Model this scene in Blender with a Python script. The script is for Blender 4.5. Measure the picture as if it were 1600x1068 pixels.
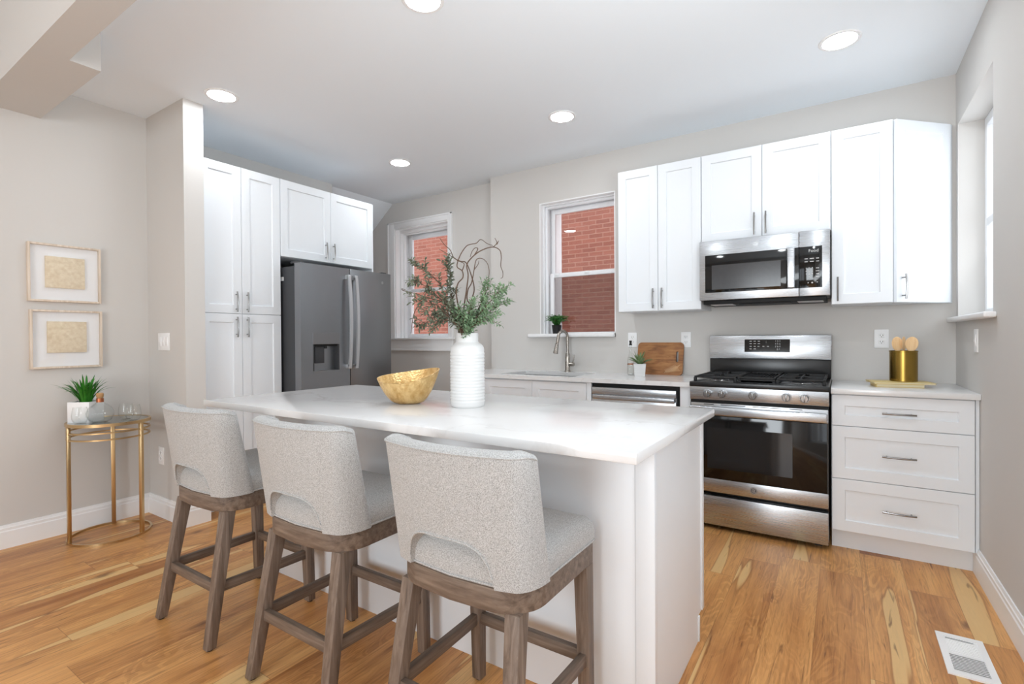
import bpy, bmesh, math, random
from mathutils import Vector, Matrix

for _o in list(bpy.data.objects):
    bpy.data.objects.remove(_o)
SC = bpy.context.scene
C = SC.collection
PI = math.pi
random.seed(7)

# ------------------------------------------------------------------ camera
YAW, PITCH, ROLL, HCAM, FPX = 0.581, -0.0070, -0.0067, 1.2048, 783.5
cam_d = bpy.data.cameras.new('camera')
cam_d.sensor_width = 36.0
cam_d.lens = FPX * 36.0 / 1600.0
cam_d.clip_start = 0.02
cam = bpy.data.objects.new('camera', cam_d)
C.objects.link(cam)
_f = Vector((-math.sin(YAW) * math.cos(PITCH), math.cos(YAW) * math.cos(PITCH), math.sin(PITCH)))
_r = Vector((math.cos(YAW), math.sin(YAW), 0))
_u = _r.cross(_f)
_r2 = math.cos(ROLL) * _r + math.sin(ROLL) * _u
_u2 = -math.sin(ROLL) * _r + math.cos(ROLL) * _u
M = Matrix((_r2, _u2, -_f)).transposed().to_4x4()
M.translation = (0, 0, HCAM)
cam.matrix_world = M
SC.camera = cam

# ------------------------------------------------------------------ world, daylight, exposure
W = bpy.data.worlds.new('sky')
SC.world = W
W.use_nodes = True
_bg = W.node_tree.nodes['Background']
_bg.inputs['Color'].default_value = (0.86, 0.93, 1.0, 1)
_bg.inputs['Strength'].default_value = 2.4
SC.view_settings.view_transform = 'Standard'
SC.view_settings.look = 'None'
SC.view_settings.gamma = 1.0
SC.view_settings.use_curve_mapping = False
SC.view_settings.exposure = 0.13
SC.cycles.max_bounces = 10
SC.cycles.diffuse_bounces = 6
SC.cycles.glossy_bounces = 5
SC.cycles.transmission_bounces = 10
SC.cycles.transparent_max_bounces = 16
SC.cycles.sample_clamp_indirect = 6.0
SC.cycles.caustics_reflective = False
SC.cycles.caustics_refractive = False


def area_light(name, loc, target, sx, sy, power, color=(1, 1, 1)):
    d = bpy.data.lights.new(name, 'AREA')
    d.shape = 'RECTANGLE'
    d.size, d.size_y = sx, sy
    d.energy = power
    d.color = color
    o = bpy.data.objects.new(name, d)
    o.location = loc
    o.rotation_euler = (Vector(target) - Vector(loc)).to_track_quat('-Z', 'Y').to_euler()
    C.objects.link(o)
    return o


# added fill light at an invented front window, behind the camera
FILL_TINT = (0.89, 0.955, 1.0)
area_light('added_front_fill', (-0.7, -3.25, 1.45), (0.2, 3.3, 0.7), 1.6, 1.7, 80, FILL_TINT)
# added fill light at an invented right-wall window, out of view
area_light('added_right_fill', (0.53, 0.80, 1.45), (-.12, 0.88, 2.7), 1.4, 1.2, 40, FILL_TINT)
# daylight in the side window over the drawer counter
area_light('daylight_side_window', (0.83, 3.505, 1.80), (-1.2, 3.2, 2.9), 0.72, 1.0, 1.5, (0.92, 0.97, 1.0))
CAN_STRENGTH = 69.0

# ------------------------------------------------------------------ materials


def lin(c):
    c = c / 255.0
    return c / 12.92 if c <= 0.04045 else ((c + 0.055) / 1.055) ** 2.4


def rgb(r, g, b):
    return (lin(r), lin(g), lin(b), 1.0)


class NT:
    def __init__(self, name):
        self.m = bpy.data.materials.new(name)
        self.m.use_nodes = True
        self.t = self.m.node_tree
        self.b = self.t.nodes['Principled BSDF']
        self.out = self.t.nodes['Material Output']

    def n(self, typ, **kw):
        nd = self.t.nodes.new(typ)
        for k, v in kw.items():
            setattr(nd, k, v)
        return nd

    def link(self, a, b):
        self.t.links.new(a, b)

    def val(self, sock, v):
        if hasattr(v, 'is_linked'):
            self.link(v, sock)
        else:
            sock.default_value = v

    def math(self, op, a, b=0.0, c=0.0):
        nd = self.n('ShaderNodeMath', operation=op)
        self.val(nd.inputs[0], a)
        self.val(nd.inputs[1], b)
        self.val(nd.inputs[2], c)
        return nd.outputs[0]

    def coord(self, scale=(1, 1, 1), kind='Object'):
        tc = self.n('ShaderNodeTexCoord')
        mp = self.n('ShaderNodeMapping')
        mp.inputs['Scale'].default_value = scale
        self.link(tc.outputs[kind], mp.inputs['Vector'])
        return mp.outputs[0]

    def noise(self, vec, scale=5.0, detail=3.0, rough=0.5, dist=0.0, out=0):
        nd = self.n('ShaderNodeTexNoise')
        self.link(vec, nd.inputs['Vector'])
        nd.inputs['Scale'].default_value = scale
        nd.inputs['Detail'].default_value = detail
        nd.inputs['Roughness'].default_value = rough
        nd.inputs['Distortion'].default_value = dist
        return nd.outputs[out]

    def ramp(self, fac, stops):
        nd = self.n('ShaderNodeValToRGB')
        el = nd.color_ramp.elements
        while len(el) > 1:
            el.remove(el[0])
        el[0].position, el[0].color = stops[0]
        for p, c in stops[1:]:
            e = el.new(p)
            e.color = c
        self.link(fac, nd.inputs[0])
        return nd.outputs[0]

    def mix(self, fac, a, b, blend='MIX'):
        nd = self.n('ShaderNodeMix', data_type='RGBA', blend_type=blend)
        self.val(nd.inputs[0], fac)
        self.val(nd.inputs[6], a)
        self.val(nd.inputs[7], b)
        return nd.outputs[2]

    def bump(self, h, strength=0.2, distance=0.002):
        nd = self.n('ShaderNodeBump')
        nd.inputs['Strength'].default_value = strength
        nd.inputs['Distance'].default_value = distance
        self.link(h, nd.inputs['Height'])
        self.link(nd.outputs[0], self.b.inputs['Normal'])

    def set(self, color=None, rough=0.5, metal=0.0, spec=None, **kw):
        if color is not None:
            self.val(self.b.inputs['Base Color'], color)
        self.val(self.b.inputs['Roughness'], rough)
        self.b.inputs['Metallic'].default_value = metal
        if spec is not None:
            self.b.inputs['Specular IOR Level'].default_value = spec
        for k, v in kw.items():
            self.val(self.b.inputs[k], v)
        return self.m


def paint(name, c, rough=0.5, amp=0.03, scale=6.0, bump=0.0, spec=0.4):
    t = NT(name)
    v = t.coord()
    f = t.noise(v, scale, 3)
    c2 = tuple(x * (1 - amp) for x in c[:3]) + (1,)
    t.set(t.mix(f, c2, c), rough, 0, spec)
    if bump:
        t.bump(t.noise(v, 180, 2), bump, 0.001)
    return t.m


def metal(name, c, rough=0.3, brush=(1, 60, 60), amp=0.12, met=1.0):
    t = NT(name)
    f = t.noise(t.coord(brush), 6.0, 3)
    c2 = tuple(x * (1 - amp) for x in c[:3]) + (1,)
    r = t.math('MULTIPLY_ADD', f, 0.12, rough - 0.06)
    t.set(t.mix(f, c2, c), r, met)
    return t.m


def wood(name, c1, c2, c3, axis='z', scale=1.0, rough=0.5):
    t = NT(name)
    sc = {'z': (26, 26, 1.6), 'x': (1.6, 26, 26), 'y': (26, 1.6, 26)}[axis]
    v = t.coord(tuple(s * scale for s in sc))
    f = t.noise(v, 2.2, 6, 0.62, 0.6)
    col = t.ramp(f, [(0.30, c3), (0.5, c1), (0.72, c2)])
    t.set(col, rough, 0, 0.35)
    t.bump(f, 0.12, 0.001)
    return t.m


MT = {}
MT['wall'] = paint('greige_wall_paint', rgb(209, 206, 202), 0.75, 0.02, 3, 0.05, 0.25)
MT['ceiling'] = paint('white_ceiling_paint', rgb(240, 246, 251), 0.85, 0.015, 2, 0.0, 0.2)
MT['trim'] = paint('white_trim_paint', rgb(240, 240, 240), 0.4, 0.01, 4)
MT['vinyl'] = paint('white_window_vinyl', rgb(238, 239, 241), 0.35, 0.01, 5)
MT['cab'] = paint('white_cabinet_lacquer', rgb(232, 236, 240), 0.38, 0.012, 3)
MT['plate'] = paint('white_plastic', rgb(243, 243, 243), 0.35, 0.01, 20)
MT['slot'] = paint('dark_slot', rgb(60, 58, 55), 0.6, 0.1, 20)
MT['gap'] = paint('black_shadow_gap', rgb(14, 14, 14), 0.6, 0.2, 20)
MT['steel'] = metal('brushed_stainless_steel', rgb(194, 197, 201), 0.28, (1, 60, 60), 0.06)
MT['steel_v'] = metal('brushed_slate_steel', rgb(148, 150, 153), 0.36, (60, 60, 1), 0.06)
MT['fside'] = paint('dark_grey_appliance_side', rgb(62, 63, 66), 0.5, 0.08, 30)
MT['fsteel'] = metal('satin_door_edge', rgb(150, 150, 152), 0.35, (60, 60, 1))
MT['handle_steel'] = metal('satin_steel_handle', rgb(205, 207, 210), 0.42, (8, 8, 8), 0.04, 0.8)
MT['nickel'] = metal('polished_nickel', rgb(158, 157, 156), 0.24, (20, 20, 20))
MT['faucet'] = metal('brushed_nickel', rgb(172, 166, 158), 0.28, (20, 20, 20))
MT['gold'] = metal('brushed_gold_metal', rgb(206, 178, 134), 0.30, (6, 6, 2), 0.05)
MT['brass'] = metal('brushed_brass', rgb(164, 134, 66), 0.25, (60, 60, 2))
MT['black'] = paint('black_enamel', rgb(22, 22, 23), 0.28, 0.2, 30, 0, 0.5)
MT['iron'] = paint('cast_iron', rgb(30, 30, 31), 0.55, 0.25, 60, 0.1, 0.4)
MT['bglass'] = paint('black_appliance_glass', rgb(9, 9, 10), 0.07, 0.1, 10, 0, 0.5)
MT['wglass'] = paint('dark_window_screen', rgb(58, 58, 60), 0.16, 0.2, 40, 0, 0.5)
MT['ovenglass'] = paint('oven_window_glass', rgb(30, 30, 31), 0.07, 0.2, 20, 0, 0.5)
MT['lettering'] = paint('pale_lettering', rgb(205, 205, 205), 0.5, 0.05, 20)
MT['badge'] = metal('grey_badge', rgb(120, 120, 122), 0.35)
MT['ceramic'] = paint('white_matte_ceramic', rgb(214, 214, 213), 0.5, 0.015, 12)
MT['pot_black'] = paint('black_plastic_pot', rgb(24, 24, 24), 0.5, 0.2, 20)
MT['soil'] = paint('dark_soil', rgb(52, 42, 34), 0.9, 0.4, 80)
MT['twig'] = paint('brown_twig_bark', rgb(98, 74, 58), 0.7, 0.4, 60, 0.1)
MT['cork'] = paint('cork', rgb(190, 150, 105), 0.8, 0.2, 60)
MT['copper'] = metal('copper_collar', rgb(190, 120, 85), 0.3, (20, 20, 20))
MT['mirror'] = metal('smoked_mirror_glass', rgb(150, 150, 142), 0.05, (4, 4, 4), 0.05)
MT['spoon'] = wood('pale_spoon_wood', rgb(236, 200, 152), rgb(243, 214, 172), rgb(218, 176, 126), 'z', 0.6)
MT['stool_wood'] = wood('weathered_brown_oak', rgb(118, 102, 90), rgb(142, 126, 113), rgb(90, 76, 66), 'z', 1.0)
MT['stool_wood_x'] = wood('weathered_brown_oak_rail', rgb(114, 98, 86), rgb(138, 122, 108), rgb(88, 74, 63), 'x', 1.0)
MT['frame_wood'] = wood('pale_whitewashed_wood', rgb(214, 198, 180), rgb(228, 216, 202), rgb(190, 170, 150), 'z', 1.0)
MT['paper'] = paint('white_mount_paper', rgb(243, 243, 244), 0.8, 0.01, 6)
MT['pages'] = paint('cream_pages', rgb(236, 226, 196), 0.7, 0.06, 40)
MT['cover'] = paint('gold_book_cover', rgb(216, 192, 128), 0.45, 0.06, 20)
MT['brickmortar'] = paint('mortar', rgb(190, 170, 160), 0.9)


def weave_mat():
    t = NT('tan_woven_rattan')
    v = t.coord((1, 1, 1))
    sep = t.n('ShaderNodeSeparateXYZ')
    t.link(v, sep.inputs[0])
    a = t.math('SINE', t.math('MULTIPLY', sep.outputs[1], 520))
    b = t.math('SINE', t.math('MULTIPLY', sep.outputs[2], 520))
    h = t.math('MULTIPLY', a, b)
    f = t.math('ADD', t.math('MULTIPLY', h, 0.25), t.noise(v, 60, 3))
    t.set(t.ramp(f, [(0.25, rgb(222, 202, 170)), (0.75, rgb(242, 228, 202))]), 0.8)
    t.bump(h, 0.3, 0.001)
    return t.m


MT['weave'] = weave_mat()


def fabric_mat():
    t = NT('light_beige_tweed_fabric')
    v = t.coord()
    f = t.noise(v, 420, 2, 0.7)
    g = t.noise(t.coord((1, 1, 0.35)), 900, 1, 0.5)
    k = t.math('ADD', t.math('MULTIPLY', f, 0.6), t.math('MULTIPLY', g, 0.4))
    t.set(t.ramp(k, [(0.39, rgb(142, 142, 140)), (0.5, rgb(176, 176, 175)), (0.61, rgb(200, 201, 201))]), 0.9, 0, 0.2,
          **{'Sheen Weight': 0.2})
    t.bump(k, 0.35, 0.0012)
    return t.m


MT['fabric'] = fabric_mat()


def quartz_mat():
    t = NT('white_veined_quartz')
    v = t.coord()
    d = t.noise(v, 1.6, 4, 0.6, 0, out=1)
    vm = t.n('ShaderNodeVectorMath', operation='MULTIPLY_ADD')
    t.link(d, vm.inputs[0])
    vm.inputs[1].default_value = (0.55, 0.55, 0.55)
    t.link(v, vm.inputs[2])
    f = t.noise(vm.outputs[0], 2.3, 5, 0.55)
    a = t.math('ABSOLUTE', t.math('SUBTRACT', f, 0.5))
    msk = t.noise(v, 2.2, 2)
    vein = t.math('MULTIPLY', t.math('SUBTRACT', 1.0, t.math('MINIMUM', t.math('MULTIPLY', a, 38), 1.0)),
                  t.math('MULTIPLY', t.math('MAXIMUM', t.math('SUBTRACT', msk, 0.42), 0.0), 2.2))
    soft = t.mix(t.noise(v, 3, 4), rgb(222, 222, 222), rgb(230, 230, 230))
    t.set(t.mix(t.math('MULTIPLY', vein, 0.75), soft, rgb(186, 182, 178)), 0.16, 0, 0.45)
    return t.m


MT['quartz'] = quartz_mat()


def floor_mat():
    t = NT('hickory_plank_floor')
    tc = t.n('ShaderNodeTexCoord')
    sep = t.n('ShaderNodeSeparateXYZ')
    t.link(tc.outputs['Object'], sep.inputs[0])
    x, y = sep.outputs[0], sep.outputs[1]
    WID, LEN = 0.178, 1.22
    xs = t.math('DIVIDE', t.math('ADD', x, 20.03), WID)
    ix = t.math('FLOOR', xs)
    fx = t.math('FRACT', xs)
    wn = t.n('ShaderNodeTexWhiteNoise', noise_dimensions='1D')
    t.link(ix, wn.inputs['W'])
    ys = t.math('ADD', t.math('DIVIDE', t.math('ADD', y, 20), LEN), wn.outputs[0])
    iy = t.math('FLOOR', ys)
    fy = t.math('FRACT', ys)
    cb = t.n('ShaderNodeCombineXYZ')
    t.link(ix, cb.inputs[0])
    t.link(iy, cb.inputs[1])
    wr = t.n('ShaderNodeTexWhiteNoise', noise_dimensions='3D')
    t.link(cb.outputs[0], wr.inputs['Vector'])
    rnd = wr.outputs[0]
    # per-plank shifted coordinates
    cb2 = t.n('ShaderNodeCombineXYZ')
    t.link(t.math('MULTIPLY_ADD', rnd, 37.0, x), cb2.inputs[0])
    t.link(t.math('MULTIPLY_ADD', rnd, 91.0, y), cb2.inputs[1])
    t.link(t.math('MULTIPLY', rnd, 53.0), cb2.inputs[2])

    def mapped(s):
        mp = t.n('ShaderNodeMapping')
        mp.inputs['Scale'].default_value = s
        t.link(cb2.outputs[0], mp.inputs['Vector'])
        return mp.outputs[0]
    tone = t.noise(mapped((9, 0.9, 1)), 1.0, 3, 0.5, 0.4)
    tn = t.math('ADD', t.math('MULTIPLY', tone, 0.75), t.math('MULTIPLY', rnd, 0.30))
    base = t.ramp(tn, [(0.28, rgb(166, 106, 56)), (0.46, rgb(206, 147, 88)), (0.64, rgb(222, 164, 101)),
                       (0.82, rgb(232, 186, 125))])
    grain = t.noise(mapped((60, 2.2, 1)), 2.2, 7, 0.65, 0.9)
    g2 = t.ramp(grain, [(0.32, (0.50, 0.46, 0.42, 1)), (0.47, (0.86, 0.85, 0.84, 1)), (0.60, (1, 1, 1, 1))])
    col = t.mix(0.75, base, g2, 'MULTIPLY')
    # growth rings: contour lines of a slow, stretched noise (cathedral grain)
    ringf = t.noise(mapped((5.5, 1.15, 1)), 1.0, 3, 0.5, 0.7)
    ring = t.math('SINE', t.math('MULTIPLY', ringf, 150.0))
    rg = t.ramp(ring, [(0.0, (0.80, 0.76, 0.71, 1)), (0.55, (1, 1, 1, 1))])
    ringmask = t.ramp(t.noise(mapped((4.0, 0.8, 1)), 1.0, 2), [(0.42, (0, 0, 0, 1)), (0.58, (1, 1, 1, 1))])
    col = t.mix(t.math('MULTIPLY', ringmask, 0.75), col, rg, 'MULTIPLY')
    # pale sapwood streaks with a thin dark border
    sap = t.noise(mapped((7.5, 0.45, 1)), 1.0, 2, 0.5, 0.35)
    edge = t.ramp(sap, [(0.605, (0, 0, 0, 1)), (0.622, (1, 1, 1, 1)), (0.630, (0, 0, 0, 1))])
    col = t.mix(t.math('MULTIPLY', edge, 0.45), col, rgb(112, 66, 34))
    sm = t.ramp(sap, [(0.622, (0, 0, 0, 1)), (0.634, (1, 1, 1, 1))])
    col = t.mix(t.math('MULTIPLY', sm, 0.78), col, rgb(224, 188, 130))
    # dark mineral streaks and knots
    mn = t.noise(mapped((30, 2.2, 1)), 1.0, 3, 0.6, 1.2)
    mm = t.ramp(mn, [(0.63, (0, 0, 0, 1)), (0.73, (1, 1, 1, 1))])
    col = t.mix(t.math('MULTIPLY', mm, 0.75), col, rgb(98, 56, 28))
    vo = t.n('ShaderNodeTexVoronoi')
    t.link(mapped((3.2, 1.5, 1)), vo.inputs['Vector'])
    vo.inputs['Scale'].default_value = 1.0
    kd = t.math('ADD', vo.outputs['Distance'], t.math('MULTIPLY', t.math('SUBTRACT', t.noise(mapped((40, 20, 1)), 1.0, 2), 0.5), 0.08))
    kn = t.ramp(kd, [(0.03, (1, 1, 1, 1)), (0.10, (0, 0, 0, 1))])
    col = t.mix(t.math('MULTIPLY', kn, 0.72), col, rgb(84, 46, 24))
    # seams
    ex = t.math('MINIMUM', fx, t.math('SUBTRACT', 1.0, fx))
    ey = t.math('MINIMUM', fy, t.math('SUBTRACT', 1.0, fy))
    sx = t.math('LESS_THAN', ex, 0.0055)
    sy = t.math('LESS_THAN', ey, 0.0010)
    seam = t.math('MAXIMUM', sx, sy)
    col = t.mix(t.math('MULTIPLY', seam, 0.45), col, rgb(110, 68, 38))
    t.set(col, t.math('MULTIPLY_ADD', grain, 0.12, 0.30), 0, 0.4)
    t.bump(t.math('SUBTRACT', t.math('MULTIPLY', grain, 0.15), seam), 0.15, 0.001)
    return t.m


MT['floor'] = floor_mat()


def brick_mat():
    t = NT('old_red_brick')
    tc = t.n('ShaderNodeTexCoord')
    mp = t.n('ShaderNodeMapping')
    mp.inputs['Rotation'].default_value = (PI / 2, 0, 0)
    t.link(tc.outputs['Object'], mp.inputs['Vector'])
    sep = t.n('ShaderNodeSeparateXYZ')
    t.link(tc.outputs['Object'], sep.inputs[0])
    cb = t.n('ShaderNodeCombineXYZ')
    wob = t.noise(tc.outputs['Object'], 7, 2)
    t.link(sep.outputs[0], cb.inputs[0])
    t.link(t.math('MULTIPLY_ADD', wob, 0.012, sep.outputs[2]), cb.inputs[1])
    br = t.n('ShaderNodeTexBrick')
    t.link(cb.outputs[0], br.inputs['Vector'])
    br.inputs['Color1'].default_value = rgb(140, 84, 70)
    br.inputs['Color2'].default_value = rgb(158, 98, 82)
    br.inputs['Mortar'].default_value = rgb(170, 126, 110)
    br.inputs['Scale'].default_value = 1.0
    br.inputs['Brick Width'].default_value = 0.215
    br.inputs['Row Height'].default_value = 0.064
    br.inputs['Mortar Size'].default_value = 0.007
    br.inputs['Mortar Smooth'].default_value = 0.4
    f = t.noise(tc.outputs['Object'], 3.5, 5, 0.6)
    col = t.mix(t.math('MULTIPLY', f, 0.45), br.outputs['Color'], rgb(118, 68, 56))
    t.set(col, 0.85, 0, 0.2)
    t.bump(t.math('ADD', br.outputs['Fac'], t.noise(tc.outputs['Object'], 40, 3)), 0.35, 0.006)
    return t.m


MT['brick'] = brick_mat()


def emit_mat(name, c, s):
    t = NT(name)
    t.set(c, 0.5, 0, None, **{'Emission Color': c, 'Emission Strength': s})
    return t.m


MT['lamp'] = emit_mat('lit_lamp_lens', (0.91, 0.96, 1.0, 1), CAN_STRENGTH)


def pane_mat(name, tint=(1, 1, 1, 1), base_refl=0.04, rough=0.0):
    t = NT(name)
    tr = t.n('ShaderNodeBsdfTransparent')
    tr.inputs[0].default_value = tint
    gl = t.n('ShaderNodeBsdfGlossy')
    gl.inputs['Roughness'].default_value = rough
    lw = t.n('ShaderNodeLayerWeight')
    mx = t.n('ShaderNodeMixShader')
    t.link(t.math('MULTIPLY_ADD', t.math('POWER', lw.outputs['Facing'], 4.0), 0.6, base_refl), mx.inputs[0])
    t.link(tr.outputs[0], mx.inputs[1])
    t.link(gl.outputs[0], mx.inputs[2])
    t.link(mx.outputs[0], t.out.inputs[0])
    return t.m


MT['pane'] = pane_mat('window_glass')
MT['tumbler'] = pane_mat('clear_thin_glass', (0.985, 0.99, 0.987, 1), 0.025)
MT['screen'] = pane_mat('fine_insect_screen', (0.70, 0.70, 0.70, 1), 0.0, 0.5)


def leaf_mat(name, c1, c2, rough=0.5):
    t = NT(name)
    f = t.noise(t.coord(), 35, 2)
    t.set(t.mix(f, c1, c2), rough, 0, 0.35)
    return t.m


MT['grass'] = leaf_mat('bright_green_grass_blade', rgb(24, 92, 24), rgb(66, 142, 44), 0.4)
MT['fern'] = leaf_mat('dark_green_fern', rgb(28, 82, 28), rgb(64, 122, 48))
MT['agave'] = leaf_mat('grey_green_succulent', rgb(62, 96, 66), rgb(132, 150, 96))
MT['olive'] = leaf_mat('olive_grey_leaf', rgb(84, 92, 74), rgb(112, 118, 98))
MT['sprig'] = leaf_mat('fresh_green_leaf', rgb(96, 124, 92), rgb(138, 162, 126))


def bowl_mat():
    t = NT('hammered_gold_leaf')
    v = t.coord((1, 1, 0.5))
    f = t.noise(v, 45, 4, 0.6)
    vo = t.n('ShaderNodeTexVoronoi')
    t.link(t.coord(), vo.inputs['Vector'])
    vo.inputs['Scale'].default_value = 110
    t.set(t.ramp(f, [(0.3, rgb(206, 160, 96)), (0.6, rgb(236, 202, 142))]), 0.38, 0.7)
    t.bump(vo.outputs['Distance'], 0.5, 0.003)
    return t.m


MT['bowl'] = bowl_mat()


def board_mat():
    t = NT('mango_wood_board')
    v = t.coord((3, 30, 30))
    f = t.noise(v, 1.5, 6, 0.65, 1.2)
    g = t.noise(t.coord(), 7, 2)
    k = t.math('ADD', t.math('MULTIPLY', f, 0.6), t.math('MULTIPLY', g, 0.4))
    t.set(t.ramp(k, [(0.34, rgb(96, 58, 30)), (0.47, rgb(150, 98, 52)), (0.66, rgb(184, 132, 78))]), 0.45)
    return t.m


MT['board'] = board_mat()

# ------------------------------------------------------------------ mesh helpers


class MB:
    """collects shapes and links them as ONE mesh object"""

    def __init__(self):
        self.bm = bmesh.new()
        self.mats = []

    def mi(self, m):
        if m not in self.mats:
            self.mats.append(m)
        return self.mats.index(m)

    def _merge(self, b, m, mat4=None):
        i = self.mi(m)
        for f in b.faces:
            f.material_index = i
        if mat4 is not None:
            b.transform(mat4)
        me = bpy.data.meshes.new('tmp')
        b.to_mesh(me)
        b.free()
        self.bm.from_mesh(me)
        bpy.data.meshes.remove(me)
        return self

    def box(self, x0, x1, y0, y1, z0, z1, m='cab', bev=0.0, seg=2, mat4=None):
        b = bmesh.new()
        bmesh.ops.create_cube(b, size=1)
        for v in b.verts:
            v.co = Vector((x0 + (v.co.x + .5) * (x1 - x0), y0 + (v.co.y + .5) * (y1 - y0), z0 + (v.co.z + .5) * (z1 - z0)))
        if bev:
            bmesh.ops.bevel(b, geom=b.edges[:], offset=bev, segments=seg, profile=0.5, affect='EDGES')
        return self._merge(b, m, mat4)

    def prism(self, pts, a0, a1, axis='z', m='cab', bev=0.0, mat4=None):
        """polygon pts in the plane normal to axis, extruded a0..a1"""
        b = bmesh.new()

        def co(p, a):
            return {'z': (p[0], p[1], a), 'y': (p[0], a, p[1]), 'x': (a, p[0], p[1])}[axis]
        lo = [b.verts.new(co(p, a0)) for p in pts]
        hi = [b.verts.new(co(p, a1)) for p in pts]
        n = len(pts)
        b.faces.new(lo)
        b.faces.new(hi)
        for i in range(n):
            b.faces.new((lo[i], lo[(i + 1) % n], hi[(i + 1) % n], hi[i]))
        bmesh.ops.recalc_face_normals(b, faces=b.faces[:])
        if bev:
            bmesh.ops.bevel(b, geom=b.edges[:], offset=bev, segments=2, profile=0.5, affect='EDGES')
        return self._merge(b, m, mat4)

    def lathe(self, prof, c=(0, 0, 0), n=32, m='cab', mat4=None, wob=None):
        b = bmesh.new()
        rings = []
        for (r, z) in prof:
            if r < 1e-6:
                rings.append([b.verts.new((c[0], c[1], c[2] + z))])
            else:
                rings.append([b.verts.new((c[0] + r * math.cos(2 * PI * i / n), c[1] + r * math.sin(2 * PI * i / n), c[2] + z))
                              for i in range(n)])
        for A, B in zip(rings, rings[1:]):
            if len(A) == 1 and len(B) == 1:
                continue
            for i in range(n):
                j = (i + 1) % n
                if len(A) == 1:
                    b.faces.new((A[0], B[j], B[i]))
                elif len(B) == 1:
                    b.faces.new((A[i], A[j], B[0]))
                else:
                    b.faces.new((A[i], A[j], B[j], B[i]))
        bmesh.ops.recalc_face_normals(b, faces=b.faces[:])
        return self._merge(b, m, mat4)

    def cyl(self, p0, p1, r, m='cab', n=20, r1=None, bev=0.0):
        p0, p1 = Vector(p0), Vector(p1)
        d = p1 - p0
        L = d.length
        r1 = r if r1 is None else r1
        q = d.to_track_quat('Z', 'Y').to_matrix().to_4x4()
        q.translation = p0
        if bev:
            prof = [(0, 0), (r - bev, 0), (r, bev), (r1, L - bev), (r1 - bev, L), (0, L)]
        else:
            prof = [(0, 0), (r, 0), (r1, L), (0, L)]
        return self.lathe(prof, (0, 0, 0), n, m, q)

    def tube(self, pts, r, m='cab', n=8, closed=False):
        pts = [Vector(p) for p in pts]
        k = len(pts)
        rad = r if isinstance(r, (list, tuple)) else [r] * k
        b = bmesh.new()
        rings = []
        prev = None
        for i, p in enumerate(pts):
            if closed:
                t = pts[(i + 1) % k] - pts[i - 1]
            else:
                t = pts[min(i + 1, k - 1)] - pts[max(i - 1, 0)]
            t.normalize()
            if prev is None:
                a = Vector((0, 0, 1)) if abs(t.z) < 0.9 else Vector((1, 0, 0))
                s = t.cross(a).normalized()
            else:
                s = (prev - t * prev.dot(t)).normalized()
            prev = s
            w = t.cross(s)
            rings.append([b.verts.new(p + rad[i] * (math.cos(2 * PI * j / n) * s + math.sin(2 * PI * j / n) * w)) for j in range(n)])
        rr = list(zip(rings, rings[1:])) + ([(rings[-1], rings[0])] if closed else [])
        for A, B in rr:
            for j in range(n):
                b.faces.new((A[j], A[(j + 1) % n], B[(j + 1) % n], B[j]))
        if not closed:
            b.faces.new(rings[0])
            b.faces.new(rings[-1])
        bmesh.ops.recalc_face_normals(b, faces=b.faces[:])
        return self._merge(b, m)

    def grid(self, P, m='cab', closed_u=False, mat4=None):
        """P[i][j] grid of points"""
        b = bmesh.new()
        V = [[b.verts.new(p) for p in row] for row in P]
        R = len(V)
        for i in range(R if closed_u else R - 1):
            A, B = V[i], V[(i + 1) % R]
            for j in range(len(A) - 1):
                b.faces.new((A[j], A[j + 1], B[j + 1], B[j]))
        return self._merge(b, m, mat4)

    def poly(self, pts, m='cab'):
        b = bmesh.new()
        b.faces.new([b.verts.new(p) for p in pts])
        return self._merge(b, m)

    def build(self, name, parent=None, smooth=35, loc=None):
        me = bpy.data.meshes.new(name)
        self.bm.to_mesh(me)
        self.bm.free()
        for m in self.mats:
            me.materials.append(MT[m])
        if smooth:
            me.shade_smooth()
            me.set_sharp_from_angle(angle=math.radians(smooth))
        o = bpy.data.objects.new(name, me)
        C.objects.link(o)
        if parent is not None:
            o.parent = parent
        if loc is not None:
            o.location = loc
        return o


def thing(name, label, cat, loc=(0, 0, 0), rz=0.0, group=None):
    o = bpy.data.objects.new(name, None)
    o.empty_display_size = 0.05
    C.objects.link(o)
    o.location = loc
    o.rotation_euler = (0, 0, rz)
    o['label'] = label
    o['category'] = cat
    if group:
        o['group'] = group
    return o


def tag(o, label, cat, group=None):
    o['label'] = label
    o['category'] = cat
    if group:
        o['group'] = group
    return o


def struct(o):
    o['kind'] = 'structure'
    return o


def struct_empty(name, loc=(0, 0, 0)):
    o = bpy.data.objects.new(name, None)
    C.objects.link(o)
    o.location = loc
    o['kind'] = 'structure'
    return o


def copy_tree(o, parent=None):
    c = o.copy()
    C.objects.link(c)
    if parent is not None:
        c.parent = parent
    for ch in list(o.children):
        copy_tree(ch, c)
    return c


def text_part(name, body, size, loc, rot, parent, m='lettering', depth=0.0004, align='CENTER'):
    cu = bpy.data.curves.new(name, 'FONT')
    cu.body = body
    cu.size = size
    cu.align_x = align
    cu.align_y = 'CENTER'
    cu.extrude = depth
    cu.resolution_u = 2
    t = bpy.data.objects.new(name, cu)
    C.objects.link(t)
    dg = bpy.context.evaluated_depsgraph_get()
    me = bpy.data.meshes.new_from_object(t.evaluated_get(dg))
    bpy.data.objects.remove(t)
    me.name = name
    me.materials.clear()
    me.materials.append(MT[m])
    o = bpy.data.objects.new(name, me)
    C.objects.link(o)
    o.parent = parent
    o.location = loc
    o.rotation_euler = rot
    return o


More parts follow.
